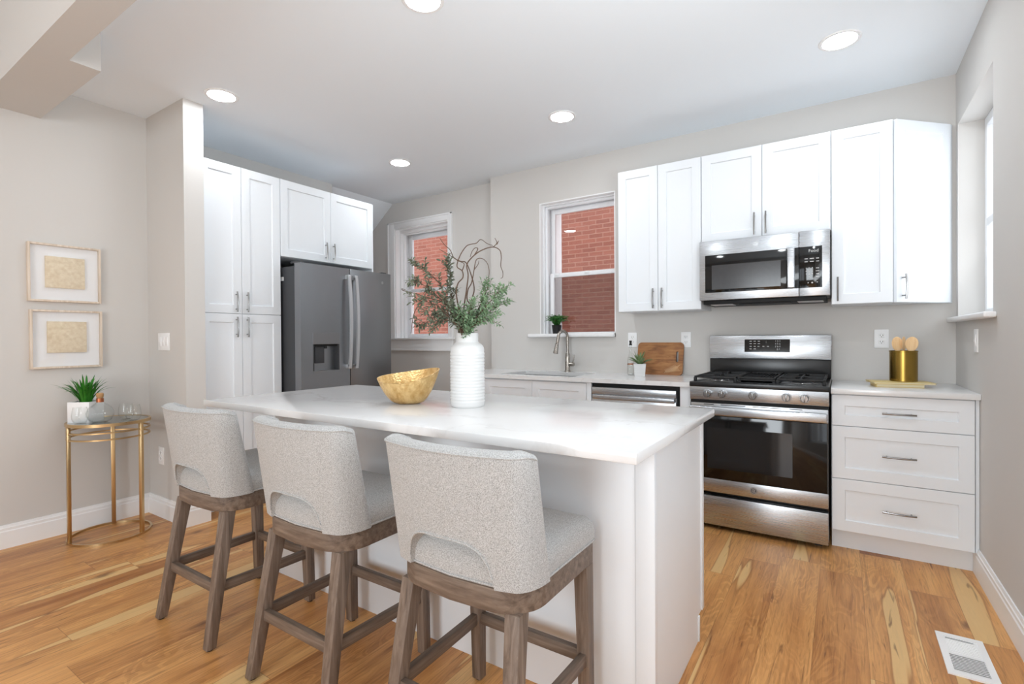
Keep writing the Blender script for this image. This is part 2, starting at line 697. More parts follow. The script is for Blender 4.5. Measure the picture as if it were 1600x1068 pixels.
# ------------------------------------------------------------------ the room
ZC = 2.768
XR, XL = 0.576, -4.088
YB, YB2, XJ = 3.981, 4.11, -2.853
YREAR = -3.4


def wall_with_hole(mb, axis, a0, a1, t0, t1, z1, holes, m='wall'):
    """wall slab along axis from a0 to a1, thickness t0..t1, holes [(a,b,za,zb)]"""
    def bx(p, q, za, zb):
        if q - p < 1e-4 or zb - za < 1e-4:
            return
        if axis == 'x':
            mb.box(p, q, t0, t1, za, zb, m)
        else:
            mb.box(t0, t1, p, q, za, zb, m)
    cur = a0
    for (p, q, za, zb) in sorted(holes):
        bx(cur, p, 0, z1)
        bx(p, q, 0, za)
        bx(p, q, zb, z1)
        cur = q
    bx(cur, a1, 0, z1)


b = MB()
b.box(-5.3, 0.9, -3.7, 4.4, -0.12, 0.0, 'floor')
struct(b.build('floor', smooth=0))

b = MB()
b.box(-4.34, 0.9, .75, 4.4, ZC, ZC + 0.12, 'ceiling')
b.box(-4.34, 0.9, -3.7, .80, ZC + .45, ZC + .57, 'ceiling')
b.prism([(-4.339, ZC), (-4.339, ZC + .12), (-5.3, ZC + .12), (-5.3, 1.997)], 3.24, 4.4, 'y', 'ceiling')
struct(b.build('ceiling', smooth=0))

# left wall in front of the stub, stub wall, wall behind the tall cabinets, alcove beside the fridge
b = MB()
b.box(XL - .15, XL, -3.7, .76, 0, ZC + .46, 'wall').box(XL - .15, XL, .76, 1.60, 0, ZC, 'wall')
struct(b.build('wall_left', smooth=0))
b = MB()
b.box(XL - .15, -3.543, 1.551, 1.673, 0, ZC, 'wall')
struct(b.build('wall_stub', smooth=0))
b = MB()
b.box(-4.45, -4.28, 1.673, 3.24, 0, ZC, 'wall')
b.box(-5.3, -4.45, 3.12, 3.24, 0, ZC, 'wall')
b.box(-5.42, -5.3, 3.12, 4.4, 0, ZC, 'wall')
struct(b.build('wall_alcove', smooth=0))

# back wall: recessed left portion with window 1, forward right portion with window 2
W1 = (-4.30, -3.50, 1.20, 2.47)
W2 = (-2.303, -1.575, 1.225, 2.432)
b = MB()
wall_with_hole(b, 'x', -5.3, XJ, YB2, YB2 + .28, ZC, [W1])
struct(b.build('wall_back', smooth=0))
b = MB()
wall_with_hole(b, 'x', XJ, XR + .01, YB, YB2 + .28, ZC, [W2])
struct(b.build('wall_range', smooth=0))
# right wall with window 3
W3 = (3.10, 3.912, 1.285, 2.445)
b = MB()
wall_with_hole(b, 'y', -3.7, 4.38, XR, XR + .30, ZC, [W3, (.0, 1.6, .55, 2.1)])  # second opening is invented, out of view, added to bring in light
b.box(XR, XR + .30, -3.7, .76, ZC, ZC + .46, 'wall')
struct(b.build('wall_right', smooth=0))
# front wall behind the camera, two wide windows invented to let light in
b = MB()
wall_with_hole(b, 'x', XL, XR, YREAR - .2, YREAR, ZC + .46, [(-3.75, -2.05, .5, 2.4), (-1.55, .15, .5, 2.4)])
struct(b.build('wall_front', smooth=0))
for k, (xa, xb) in enumerate(((-3.75, -2.05), (-1.55, .15))):
    w = struct_empty('window_%d' % (k + 4), ((xa + xb) / 2, YREAR - .1, .5))  # invented windows, unseen, added for daylight from the front
    hw = (xb - xa) / 2
    b = MB()
    b.box(-hw, hw, -.03, .03, 0, .06, 'vinyl').box(-hw, hw, -.03, .03, 1.84, 1.9, 'vinyl')
    b.box(-hw, -hw + .06, -.03, .03, .06, 1.84, 'vinyl').box(hw - .06, hw, -.03, .03, .06, 1.84, 'vinyl')
    b.box(-.03, .03, -.03, .03, .06, 1.84, 'vinyl')
    b.build('window_frame', w, 0)

w = struct_empty('window_6', (XR + .12, .80, .55))  # made-up window out of view, goes with the added right fill
b = MB()
b.box(-.03, .03, -.80, .80, 0, .06, 'vinyl').box(-.03, .03, -.80, .80, 1.49, 1.55, 'vinyl')
b.box(-.03, .03, -.80, -.74, .06, 1.49, 'vinyl').box(-.03, .03, .74, .80, .06, 1.49, 'vinyl').box(-.03, .03, -.03, .03, .06, 1.49, 'vinyl')
b.build('window_frame', w, 0)

# dropped beam and the boxed soffit at its left end
b = MB()
b.box(XL, XR, .732, .866, 2.567, ZC + .46, 'wall')
b.box(XL, -3.125, .866, .992, 2.567, ZC + .01, 'wall')
struct(b.build('trim_beam', smooth=0))

# baseboards
BBP = [(0, 0), (.016, 0), (.016, .098), (.0125, .104), (.0125, .118), (.009, .122), (.006, .135), (0, .135)]


def bb_run(mb, p, q, nrm):
    """profile extruded from p to q, nrm = unit vector out of the wall"""
    p, q, nrm = Vector(p), Vector(q), Vector(nrm)
    A = [p + nrm * a + Vector((0, 0, z)) for a, z in BBP]
    B = [q + nrm * a + Vector((0, 0, z)) for a, z in BBP]
    bb = bmesh.new()
    va, vb = [bb.verts.new(x) for x in A], [bb.verts.new(x) for x in B]
    n = len(va)
    for i in range(n):
        bb.faces.new((va[i], va[(i + 1) % n], vb[(i + 1) % n], vb[i]))
    bb.faces.new(va)
    bb.faces.new(vb)
    bmesh.ops.recalc_face_normals(bb, faces=bb.faces[:])
    mb._merge(bb, 'trim')


b = MB()
bb_run(b, (XL, YREAR, 0), (XL, 1.551, 0), (1, 0, 0))
struct(b.build('baseboard_left', smooth=0))
b = MB()
bb_run(b, (XL + .016, 1.551, 0), (-3.543, 1.551, 0), (0, -1, 0))
bb_run(b, (-3.543, 1.535, 0), (-3.543, 1.690, 0), (1, 0, 0))
struct(b.build('baseboard_stub', smooth=0))
b = MB()
bb_run(b, (XR, YREAR, 0), (XR, 3.42, 0), (-1, 0, 0))
struct(b.build('baseboard_right', smooth=0))
b = MB()
bb_run(b, (-4.3, YB2, 0), (XJ, YB2, 0), (0, -1, 0))
struct(b.build('baseboard_back', smooth=0))

# ---- window 1 (left back window, cased)
w = struct_empty('window_1', (W1[0], YB2, W1[2]))
ww, wh = W1[1] - W1[0], W1[3] - W1[2]
b = MB()
for (x0, x1, z0, z1) in ((-.105, 0.0, 0.018, wh + .075), (ww, ww + .062, .018, wh + .075), (0, ww, wh, wh + .075)):
    b.box(x0, x1, -.02, 0, z0, z1, 'trim', .004)
b.box(-.105, -.085, -.028, -.018, .018, wh + .075, 'trim', .002)
b.box(ww + .045, ww + .062, -.028, -.018, .018, wh + .075, 'trim', .002)
b.box(-.105, ww + .062, -.028, -.018, wh + .058, wh + .075, 'trim', .002)
b.build('casing', w)
b = MB()
b.box(0, .012, -.005, .28, 0, wh, 'trim').box(ww - .012, ww, -.005, .28, 0, wh, 'trim')
b.box(.012, ww - .012, -.005, .28, wh - .012, wh, 'trim').box(.012, ww - .012, 0.0, .28, 0, .02, 'trim')
for d0, d1, t in ((.06, .10, .03), (.10, .135, .045), (.205, .24, .05)):
    b.box(.012, .012 + t - .012, d0, d1, .02, wh - .012, 'trim', .002)
    b.box(ww - t, ww - .012, d0, d1, .02, wh - .012, 'trim', .002)
    b.box(t, ww - t, d0, d1, wh - t - .01, wh - .012, 'trim', .002)
b.build('jamb', w)
b = MB()
b.box(-.13, ww + .085, -.05, 0.0, 0.0, .018, 'trim', .004)
b.build('window_sill', w)
b = MB()
b.box(-.105, ww + .062, -.02, 0, -.125, 0.0, 'trim', .003).box(-.105, ww + .062, -.026, -.018, -.125, -.105, 'trim', .002)
b.build('apron', w)


def sash(parent, x0, x1, z0, z1, y0, y1, st=.05, rb=.05, rt=.045, name='sash', m='vinyl'):
    b = MB()
    b.box(x0, x0 + st, y0, y1, z0, z1, m, .004).box(x1 - st, x1, y0, y1, z0, z1, m, .004)
    b.box(x0 + st, x1 - st, y0, y1, z0, z0 + rb, m, .004).box(x0 + st, x1 - st, y0, y1, z1 - rt, z1, m, .004)
    s = b.build(name, parent)
    ym = (y0 + y1) / 2
    MB().box(x0 + st - .005, x1 - st + .005, ym - .002, ym + .002, z0 + rb - .005, z1 - rt + .005, 'pane').build('glass', s, 0)
    return s


sash(w, .045, ww - .045, .02, .585, .14, .17, .055, .045, .035)
sash(w, .045, ww - .045, .55, wh - .055, .172, .202, .055, .035, .05)

# ---- window 2 (over the sink, plaster return)
w = struct_empty('window_2', (W2[0], YB, W2[2]))
ww, wh = W2[1] - W2[0], W2[3] - W2[2]
b = MB()
b.box(0, .010, -.003, .409, 0, wh, 'trim').box(ww - .010, ww, 0, .409, 0, wh, 'trim').box(.01, ww - .01, -.003, .409, wh - .01, wh, 'trim')
for d0, d1, t in ((.045, .075, .022), (.075, .105, .040), (.185, .21, .05)):
    b.box(.01, t, d0, d1, .02, wh - .01, 'vinyl', .002)
    b.box(t, ww - .01, d0, d1, wh - t, wh - .01, 'vinyl', .002)
b.build('window_frame', w)
b = MB()
b.box(-.112, ww - .002, -.045, .0, -.012, .020, 'trim', .009, 3)
b.box(0.0, ww, .0, .409, -.012, .020, 'trim')
b.build('window_sill', w)
s = sash(w, .045, ww + .03, .012, .575, .107, .137, .04, .022, .038)
MB().box(.10, .14, .095, .107, .555, .575, 'vinyl', .003).box(.40, .44, .095, .107, .555, .575, 'vinyl', .003).build('sash_lock', s)
sash(w, .045, ww + .03, .545, wh - .04, .14, .17, .036, .035, .04)
MB().box(.05, ww - .012, .19, .192, .03, .56, 'screen').build('insect_screen', w, 0)

# ---- window 3 (side window in the right wall, seen edge on)
w = struct_empty('window_3', (XR, W3[0], W3[2]))
wl, wh = W3[1] - W3[0], W3[3] - W3[2]
b = MB()
b.box(-.046, .0, -.075, wl + .065, 0.0, .027, 'trim', .008, 3).box(0, .30, 0, wl, 0, .026, 'trim')
b.build('window_sill', w)
b = MB()
x0, x1 = .115, .165
b.box(x0, x1, wl - .05, wl, .026, wh, 'vinyl', .003).box(x0, x1, 0, .05, .026, wh, 'vinyl', .003)
b.box(x0, x1, .05, wl - .05, .026, .07, 'vinyl', .003).box(x0, x1, .05, wl - .05, wh - .05, wh, 'vinyl', .003)
b.box(x0, x1, .05, wl - .05, .54, .585, 'vinyl', .003)
f = b.build('window_frame', w)
MB().box(.138, .142, .045, wl - .045, .065, wh - .045, 'pane').build('glass', f, 0)

# ---- the house next door
o = MB().box(-12, 4, 6.6, 6.85, -1.2, 3.7, 'brick').build('brick_wall', None, 0)
tag(o, 'weathered red brick wall of the house next door, outside both kitchen windows', 'brick wall')
b = MB()
b.box(-3.66, -3.50, 6.53, 6.60, 1.62, 3.3, 'trim', .004)
b.box(-3.66, -3.46, 6.50, 6.60, 1.42, 1.62, 'vinyl', .004)
b.box(-3.72, -3.66, 6.50, 6.60, 1.42, 3.3, 'fside', .004)
o = b.build('exterior_trim_post')
tag(o, 'white painted trim post on the brick wall, outside the window over the sink', 'trim post')

# ------------------------------------------------------------------ recessed ceiling lights
LIGHTS = [((-3.305, 1.673), 'round recessed ceiling light nearest the end of the stub wall'),
          ((-3.265, 3.184), 'small round recessed ceiling light in front of the fridge wall, farthest from view'),
          ((-1.645, 3.167), 'round recessed ceiling light above the counter by the sink window'),
          ((-0.004, 3.181), 'round recessed ceiling light above the range and drawer cabinet, at the right'),
          ((-0.004, 1.720), 'added unseen round recessed ceiling light just beyond the top right of the picture'),  # extra light continuing the grid, added because island and range needed it
          ((-1.609, 1.720), 'round recessed ceiling light over the island, cut by the top of the picture')]
for (x, y), lab in LIGHTS:
    t = thing('recessed_light', lab, 'ceiling light', (x, y, ZC), 0, 'recessed ceiling lights')
    MB().lathe([(.078, 0), (.098, 0), (.098, -.003), (.094, -.006), (.080, -.006), (.078, -.002), (.078, 0)], n=40, m='trim').build('trim_ring', t)
    MB().lathe([(0, -.0015), (.0785, -.0015), (.0785, -.0035), (0, -.0045)], n=40, m='lamp').build('lens', t)

# ------------------------------------------------------------------ cabinets


def shaker(mb, x0, x1, z0, z1, y=0.0, t=.020, rail=.06, dep=.009, m='cab'):
    """shaker front: face at y, recessed panel, thickness t backwards"""
    c = .0018
    s = .0035
    A = [(x0, z0), (x1, z0), (x1, z1), (x0, z1)]

    def ins(d):
        return [(x0 + d, z0 + d), (x1 - d, z0 + d), (x1 - d, z1 - d), (x0 + d, z1 - d)]
    loops = [(A, y + t), (A, y + c), (ins(c), y), (ins(rail), y), (ins(rail + s), y + dep)]
    bb = bmesh.new()
    V = [[bb.verts.new((p[0], yy, p[1])) for p in L] for L, yy in loops]
    for P, Q in zip(V, V[1:]):
        for i in range(4):
            bb.faces.new((P[i], P[(i + 1) % 4], Q[(i + 1) % 4], Q[i]))
    bb.faces.new(V[0])
    bb.faces.new(V[-1])
    bmesh.ops.recalc_face_normals(bb, faces=bb.faces[:])
    mb._merge(bb, m)
    return mb


def pull(parent, x, z, vert=True, L=.145, name='handle', rise=.030):
    """arched bar pull with two posts; centre at x,z on the face y=0"""
    mb = MB()
    n = 9
    pts = []
    for i in range(n):
        s = -1 + 2 * i / (n - 1)
        yy = -rise + .007 * s * s
        pts.append((x, yy, z + s * L / 2) if vert else (x + s * L / 2, yy, z))
    mb.tube(pts, .0052, 'nickel', 10)
    for s in (-.72, .72):
        p = (x, 0, z + s * L / 2) if vert else (x + s * L / 2, 0, z)
        q = (p[0], -rise + .005, p[2])
        mb.cyl(p, q, .0042, 'nickel', 10)
    return mb.build(name, parent)


def door(root, x0, x1, z0, z1, hx=None, hz=None, vert=True, name='door', rail=.06):
    mb = MB()
    shaker(mb, x0, x1, z0, z1, rail=rail)
    d = mb.build(name, root, 30)
    if hx is not None:
        pull(d, hx, hz, vert)
    return d


G = .0015
GU = 'wall cabinets on the range wall'
# left upper cabinet
t = thing('wall_cabinet', 'tall white two-door wall cabinet between the sink window and the microwave', 'cabinet', (-1.426, 3.66, 1.40), 0, GU)
MB().box(0, .609, .0205, .32, 0, 1.066, 'cab', .0015).build('body', t)
door(t, G, .3045 - G, .002, 1.064, .272, .092)
door(t, .3045 + G, .609 - G, .002, 1.064, .337, .092)
# over the microwave
t = thing('wall_cabinet', 'short white two-door wall cabinet directly above the microwave', 'cabinet', (-.815, 3.66, 1.858), 0, GU)
MB().box(0, .763, .0205, .32, 0, .608, 'cab', .0015).build('body', t)
door(t, G, .3815 - G, .002, .606, .337, .092)
door(t, .3815 + G, .763 - G, .002, .606, .405, .092)
# narrow single door
t = thing('wall_cabinet', 'narrow white single-door wall cabinet just right of the microwave', 'cabinet', (-.050, 3.66, 1.40), 0, GU)
MB().box(0, .304, .0205, .32, 0, 1.066, 'cab', .0015).build('body', t)
door(t, G, .304 - G, .002, 1.064, .033, .092)
# angled end cabinet
t = thing('wall_cabinet', 'white end wall cabinet with its door angled toward the side window', 'cabinet', (.256, 3.66, 1.40), 0, GU)
MB().prism([(0, .0205), (.012, .0205), (.302, .310), (.302, .32), (0, .32)], 0, 1.066, 'z', 'cab').build('body', t)
mb = MB()
shaker(mb, .012, .405, .002, 1.064)
d = mb.build('door', t, 30)
d.rotation_euler = (0, 0, PI / 4)
d.location = (.0065, -.0015, 0)
pull(d, .050, .092)

# base drawer cabinet, right of the range
t = thing('drawer_cabinet', 'white three-drawer base cabinet between the range and the right wall', 'cabinet', (-.047, 3.351, 0))
b = MB()
b.box(0, .606, .0205, .624, .114, .884, 'cab', .0015).box(0, .606, .075, .624, 0, .114, 'cab')
b.box(.608, .622, .012, .624, .114, .884, 'cab').box(.606, .622, .075, .624, 0, .114, 'cab')
b.build('body', t)
for z0, z1, hz in ((.706, .878, .789), (.411, .703, .558), (.118, .408, .261)):
    door(t, .002, .604, z0, z1, .302, hz, False, 'drawer')

# sink base cabinet with its filler
t = thing('sink_cabinet', 'white two-door base cabinet under the sink', 'cabinet', (-2.80, 3.351, 0))
b = MB()
b.box(0, .02, .0205, .625, .114, .884, 'cab').box(1.236, 1.256, .0205, .625, .114, .884, 'cab')
b.box(.02, 1.236, .0205, .625, .114, .13, 'cab').box(.02, 1.236, .60, .625, .13, .70, 'cab')
b.box(.02, 1.236, .0205, .035, .13, .884, 'cab').box(0, 1.256, .075, .625, 0, .114, 'cab')
b.box(1.246, 1.284, .002, .0205, .114, .884, 'cab', .001).box(0, .318, .006, .0205, .114, .884, 'cab', .001)
b.build('body', t)
door(t, .322, .780, .118, .874)
door(t, .783, 1.243, .118, .874)
# filler panel between dishwasher and range
o = MB().box(-.885, -.818, 3.353, 3.97, 0, .884, 'cab', .002).build('filler_panel')
tag(o, 'narrow white filler panel between the dishwasher and the range', 'cabinet panel')

# worktops
b = MB()
SX0, SX1, SY0, SY1 = -2.365, -1.685, 3.425, 3.835
for (x0, x1, y0, y1) in ((-2.83, SX0, 3.326, YB), (SX1, -.816, 3.326, YB), (SX0, SX1, 3.326, SY0), (SX0, SX1, SY1, YB)):
    b.box(x0, x1, y0, y1, .884, .914, 'quartz')
bmesh.ops.remove_doubles(b.bm, verts=b.bm.verts[:], dist=1e-5)
o = b.build('countertop', None, 0)
tag(o, 'white quartz countertop with the sink cut out, left of the range', 'countertop')
o = MB().box(-.050, XR - .001, 3.326, YB, .884, .914, 'quartz', .002).build('countertop', None)
tag(o, 'short white quartz countertop on the drawer cabinet, right of the range', 'countertop')

# sink
t = thing('sink', 'undermount stainless steel sink below the kitchen faucet', 'sink', ((SX0 + SX1) / 2, (SY0 + SY1) / 2, .884))
hx, hy = (SX1 - SX0) / 2 + .004, (SY1 - SY0) / 2 + .004
b = MB()
b.box(-hx - .012, -hx, -hy - .012, hy + .012, -.20, -.0005, 'steel').box(hx, hx + .012, -hy - .012, hy + .012, -.20, -.0005, 'steel')
b.box(-hx, hx, -hy - .012, -hy, -.20, -.0005, 'steel').box(-hx, hx, hy, hy + .012, -.20, -.0005, 'steel')
b.box(-hx - .012, hx + .012, -hy - .012, hy + .012, -.212, -.20, 'steel')
b.build('basin', t, 0)
MB().lathe([(0, -.199), (.05, -.199), (.05, -.196), (.04, -.195), (0, -.197)], n=24, m='nickel').build('drain', t)

# faucet
t = thing('faucet', 'brushed nickel pull-down kitchen faucet at the back of the sink', 'faucet', (-1.985, 3.90, .914))
b = MB()
b.lathe([(0, 0), (.029, 0), (.029, .006), (.024, .010), (.022, .014), (.021, .12), (.019, .155), (.013, .165), (0, .165)], n=24, m='faucet')
b.build('base', t)
pts = [(0, 0, .16), (0, 0, .30)]
R_, cz = .052, .300
for i in range(1, 13):
    a = PI * i / 12 * 0.97
    pts.append((-.35 * (R_ - R_ * math.cos(a)), -.94 * (R_ - R_ * math.cos(a)), cz + R_ * math.sin(a)))
MB().tube(pts, .0125, 'faucet', 14).build('spout', t)
e = pts[-1]
b = MB()
b.cyl((e[0], e[1], e[2] + .004), (e[0] - .006, e[1] - .012, e[2] - .055), .0135, 'faucet', 18)
b.cyl((e[0] - .006, e[1] - .012, e[2] - .055), (e[0] - .014, e[1] - .030, e[2] - .145), .014, 'faucet', 18, .022, .003)
b.build('spray_head', t)
b = MB()
b.cyl((.015, 0, .065), (.062, -.006, .065), .017, 'faucet', 16, None, .002)
b.tube([(.052, -.006, .07), (.062, -.008, .10), (.066, -.010, .145)], [.009, .007, .005], 'faucet', 10)
b.build('lever_handle', t)

# ------------------------------------------------------------------ dishwasher
t = thing('dishwasher', 'stainless steel dishwasher under the counter between sink cabinet and range', 'dishwasher', (-1.513, 3.345, 0))
b = MB()
b.box(.002, .624, .03, .60, .10, .880, 'gap').box(.0, .626, .075, .60, 0.0, .10, 'gap')
b.build('body', t, 0)
b = MB()
b.box(.004, .604, .0, .03, .115, .775, 'steel', .004).box(.004, .604, 0.0, .03, .800, .852, 'steel', .003)
b.box(.004, .604, .014, .03, .77, .805, 'steel')
d = b.build('door', t)
MB().box(.012, .596, -.014, .0, .768, .800, 'steel', .006, 3).build('handle', d)

# ------------------------------------------------------------------ gas range
t = thing('gas_range', 'stainless steel gas range with black cooktop, under the microwave', 'range', (-.812, 3.311, 0))
b = MB()
b.box(0.004, .753, .045, .64, .012, .885, 'black', .002)
b.box(.03, .07, .07, .11, 0, .012, 'black').box(.68, .72, .07, .11, 0, .012, 'black')
b.box(.03, .07, .55, .59, 0, .012, 'black').box(.68, .72, .55, .59, 0, .012, 'black')
b.build('body', t)
b = MB()
b.box(-.001, .758, -.010, .645, .8925, .925, 'black', .006, 3)
b.box(.03, .727, .03, .58, .9245, .9265, 'black', .0005)
cook = b.build('cooktop', t)
b = MB()
b.prism([(0.0, .812), (-.006, .893), (.05, .893), (.05, .812)], .002, .755, 'x', 'steel', .002)
panel = b.build('control_panel', t)
for kx in (.108, .196, .368, .545, .637):
    kn = MB()
    kn.cyl((kx, -.001, .853), (kx, -.012, .852), .027, 'steel', 28, None, .002)
    kn.cyl((kx, -.012, .852), (kx, -.034, .851), .0225, 'nickel', 28, .0205, .003)
    kn.box(kx - .0035, kx + .0035, -.040, -.012, .831, .873, 'nickel', .002)
    kn.build('knob', panel)
# black louvre between panel and door
b = MB()
b.box(.004, .753, .012, .045, .785, .812, 'gap')
b.build('vent_gap', t, 0)
# oven door
b = MB()
b.box(.006, .751, .0, .042, .716, .792, 'steel', .003)
b.box(.006, .751, .0, .042, .236, .320, 'steel', .003)
b.box(.006, .751, .004, .042, .318, .718, 'black')
for (x0, x1) in ((.085, .145), (.185, .325), (.365, .520), (.560, .625)):
    b.box(x0, x1, -.0012, .002, .782, .786, 'gap')
od = b.build('oven_door', t)
MB().box(.012, .745, .000, .0045, .321, .715, 'bglass', .0012).build('door_glass', od)
MB().box(.105, .575, -.0008, .0005, .385, .640, 'ovenglass').build('oven_window', od, 0)
b = MB()
b.box(.008, .749, -.052, -.030, .722, .776, 'steel', .008, 3)
b.box(.03, .06, -.032, .002, .738, .764, 'steel', .002).box(.697, .727, -.032, .002, .738, .764, 'steel', .002)
b.build('handle', od)


def badge(parent, loc, r, m='badge', axis='y'):
    """round monogram badge facing -y"""
    mb = MB()
    x, y, z = loc
    mb.cyl((x, y, z), (x, y - .0015, z), r, m, 28)
    mb.tube([(x + r * .86 * math.cos(a), y - .0018, z + r * .86 * math.sin(a)) for a in [2 * PI * i / 28 for i in range(28)]], r * .06, 'lettering', 6, True)
    # two interlaced looping letters
    g = [(x - r * .12 + r * .30 * math.cos(a), y - .0018, z + r * .38 * math.sin(a)) for a in [math.radians(40 + 290 * i / 18) for i in range(19)]]
    mb.tube(g + [(x + r * .02, y - .0018, z - .02 * r)], r * .055, 'lettering', 6)
    e_ = [(x + r * .30 + r * .22 * math.cos(a) * (.8 if math.sin(a) > 0 else 1), y - .0018, z + (.19 if i < 12 else -.19) * r + r * .19 * math.sin(a))
          for i, a in enumerate([math.radians(30 + 230 * k / 11) for k in range(12)] + [math.radians(100 + 230 * k / 11) for k in range(12)])]
    mb.tube(e_, r * .055, 'lettering', 6)
    return mb.build('badge', parent)


badge(od, (.370, -.0004, .279), .020)
b = MB()
b.box(.006, .751, -.001, .044, .030, .212, 'steel', .004)
b.build('warming_drawer', t)
# backguard
b = MB()
b.box(.0, .757, .592, .655, .926, 1.055, 'black', .006)
b.build('back_riser', t)
b = MB()
b.prism([(.575, 1.050), (.592, 1.217), (.655, 1.217), (.655, 1.050)], 0.0, .760, 'x', 'steel', .006)
bg = b.build('backguard', t)
sl = math.atan2(.017, .167)
bgz = 1.137


def bgy(z):
    return .575 + (z - 1.05) * .017 / .167


b = MB()
b.prism([(bgy(1.098) - .0015, 1.098), (bgy(1.187) - .0015, 1.187), (bgy(1.187) + .004, 1.187), (bgy(1.098) + .004, 1.098)], .236, .520, 'x', 'bglass')
dp = b.build('display_panel', bg, 0)
rot = (PI / 2 - sl, 0, 0)


def bgtext(name, body, x, z, size):
    return text_part(name, body, size, (x, bgy(z) - .0022, z), rot, dp)


for r, row in enumerate(('1 2 3', '4 5 6', '7 8 9', '  0 ^')):
    bgtext('keypad_digits', row, .446, 1.174 - r * .019, .0165)
for i, (x, z, wd) in enumerate([(.276, 1.174, .014), (.302, 1.174, .014), (.328, 1.174, .014), (.276, 1.157, .014), (.302, 1.157, .014),
                               (.328, 1.157, .014), (.276, 1.138, .012), (.302, 1.138, .012), (.326, 1.138, .012), (.357, 1.138, .012), (.386, 1.138, .013),
                               (.276, 1.120, .014), (.302, 1.120, .014)]):
    MB().box(x - wd / 2, x + wd / 2, -.0004, .0004, -.0022, .0022, 'lettering').build('button_mark', dp, 0, (0, bgy(z) - .002, z))
bgtext('clock_digit', ':', .374, 1.170, .026)


# grates, griddle, burners
def burner(x, y, r):
    mb = MB()
    mb.lathe([(0, 0), (r * 1.25, 0), (r * 1.2, .006), (r, .010), (r * .98, .016), (r * .5, .019), (0, .019)], (x, y, .9262), 28, 'iron')
    mb.lathe([(r * 1.3, 0.0), (r * 1.55, 0.0), (r * 1.5, .0025), (r * 1.3, .003), (r * 1.3, 0)], (x, y, .9262), 28, 'nickel')
    return mb.build('burner', cook)


for x, y, r in ((.145, .175, .040), (.145, .43, .034), (.612, .175, .044), (.612, .43, .030)):
    burner(x, y, r)


def grate(x0, x1, y0, y1, cx, ys):
    mb = MB()
    h0, h1 = .946, .958
    wd = .006
    for x in (x0, x1):
        mb.box(x - wd, x + wd, y0, y1, h0, h1, 'iron', .002)
    for y in (y0, y1, (y0 + y1) / 2):
        mb.box(x0, x1, y - wd, y + wd, h0, h1, 'iron', .002)
    for yc in ys:
        mb.box(x0, cx - .03, yc - .005, yc + .005, h0, h1 + .002, 'iron', .002)
        mb.box(cx + .03, x1, yc - .005, yc + .005, h0, h1 + .002, 'iron', .002)
        mb.box(cx - .005, cx + .005, yc + .03, yc + .12, h0, h1 + .002, 'iron', .002)
        mb.box(cx - .005, cx + .005, yc - .12, yc - .03, h0, h1 + .002, 'iron', .002)
    for x in (x0, x1):
        for y in (y0 + .006, y1 - .006):
            mb.box(x - .009, x + .009, y - .009, y + .009, .926, h0 + .003, 'iron', .002)
    return mb.build('grate', cook)


grate(.025, .262, .035, .575, .145, (.175, .43))
grate(.497, .732, .035, .575, .612, (.175, .43))
b = MB()
b.box(.275, .484, .045, .565, .936, .946, 'iron', .003).box(.275, .284, .045, .565, .946, .962, 'iron', .002)
b.box(.475, .484, .045, .565, .946, .962, 'iron', .002).box(.284, .475, .045, .054, .946, .960, 'iron', .002).box(.284, .475, .556, .565, .946, .960, 'iron', .002)
for i in range(11):
    x = .296 + i * .0168
    b.box(x - .003, x + .003, .06, .55, .946, .953, 'iron', .001)
for x in (.285, .474):
    for y in (.06, .55):
        b.box(x - .008, x + .008, y - .008, y + .008, .926, .94, 'iron')
b.build('griddle', cook)

# ------------------------------------------------------------------ microwave
t = thing('microwave', 'stainless steel over-the-range microwave with black glass door', 'microwave', (-.812, 3.585, 1.454))
b = MB()
b.box(0.001, .756, .028, .39, 0.0, .400, 'fside', .002)
b.box(.02, .737, .03, .385, -.026, 0.0, 'gap', .003)
b.build('body', t)
b = MB()
b.box(0, .5935, .0, .028, 0, .402, 'steel', .004)
md = b.build('door', t)
MB().box(.037, .5930, -.0016, .003, .051, .304, 'bglass', .001).build('door_glass', md)
MB().box(.080, .493, -.0026, -.001, .071, .234, 'wglass').build('door_window', md, 0)
b = MB()
b.box(.531, .572, -.046, -.030, .051, .304, 'steel', .006, 3)
b.box(.541, .562, -.032, 0, .075, .095, 'steel').box(.541, .562, -.032, 0, .26, .28, 'steel')
b.build('handle', md)
badge(md, (.350, -.0004, .352), .016, 'steel')
b = MB()
b.box(.5945, .757, .0, .028, 0, .402, 'steel', .004)
cp = b.build('control_panel', t)
kp = MB().box(.5955, .716, -.0016, .003, .051, .304, 'bglass', .001).build('keypad', cp)
RX = (PI / 2, 0, 0)
text_part('clock_display', 'Food', .026, (.671, -.0021, .276), RX, kp)
for r, row in enumerate(('1  2  3', '4  5  6', '7  8  9', '    0   ')):
    text_part('keypad_digits', row, .0155, (.648, -.0021, .169 - r * .0175), RX, kp)
for x, z, wd in [(.632, .229, .017), (.662, .229, .022), (.692, .229, .015), (.632, .211, .017), (.662, .211, .020), (.692, .211, .015),
                 (.692, .169, .016), (.692, .1515, .018), (.692, .134, .014), (.692, .1165, .018)]:
    MB().box(x - wd / 2, x + wd / 2, -.0021, -.0014, z - .0022, z + .0022, 'lettering').build('button_mark', kp, 0)
for x, z in ((.642, .081), (.664, .081), (.690, .083)):
    MB().cyl((x, -.0014, z), (x, -.0021, z), .0048, 'lettering', 3 if x != .664 else 12).build('button_mark', kp, 0)
b = MB()
b.box(.06, .20, .06, .20, -.030, -.026, 'lettering', .002)
b.build('task_light', t)
b = MB()
b.box(.58, .72, .06, .20, -.030, -.026, 'lettering', .002)
b.build('task_light', t)
MB().box(.24, .54, .05, .22, -.032, -.026, 'iron', .002).build('grease_filter', t)

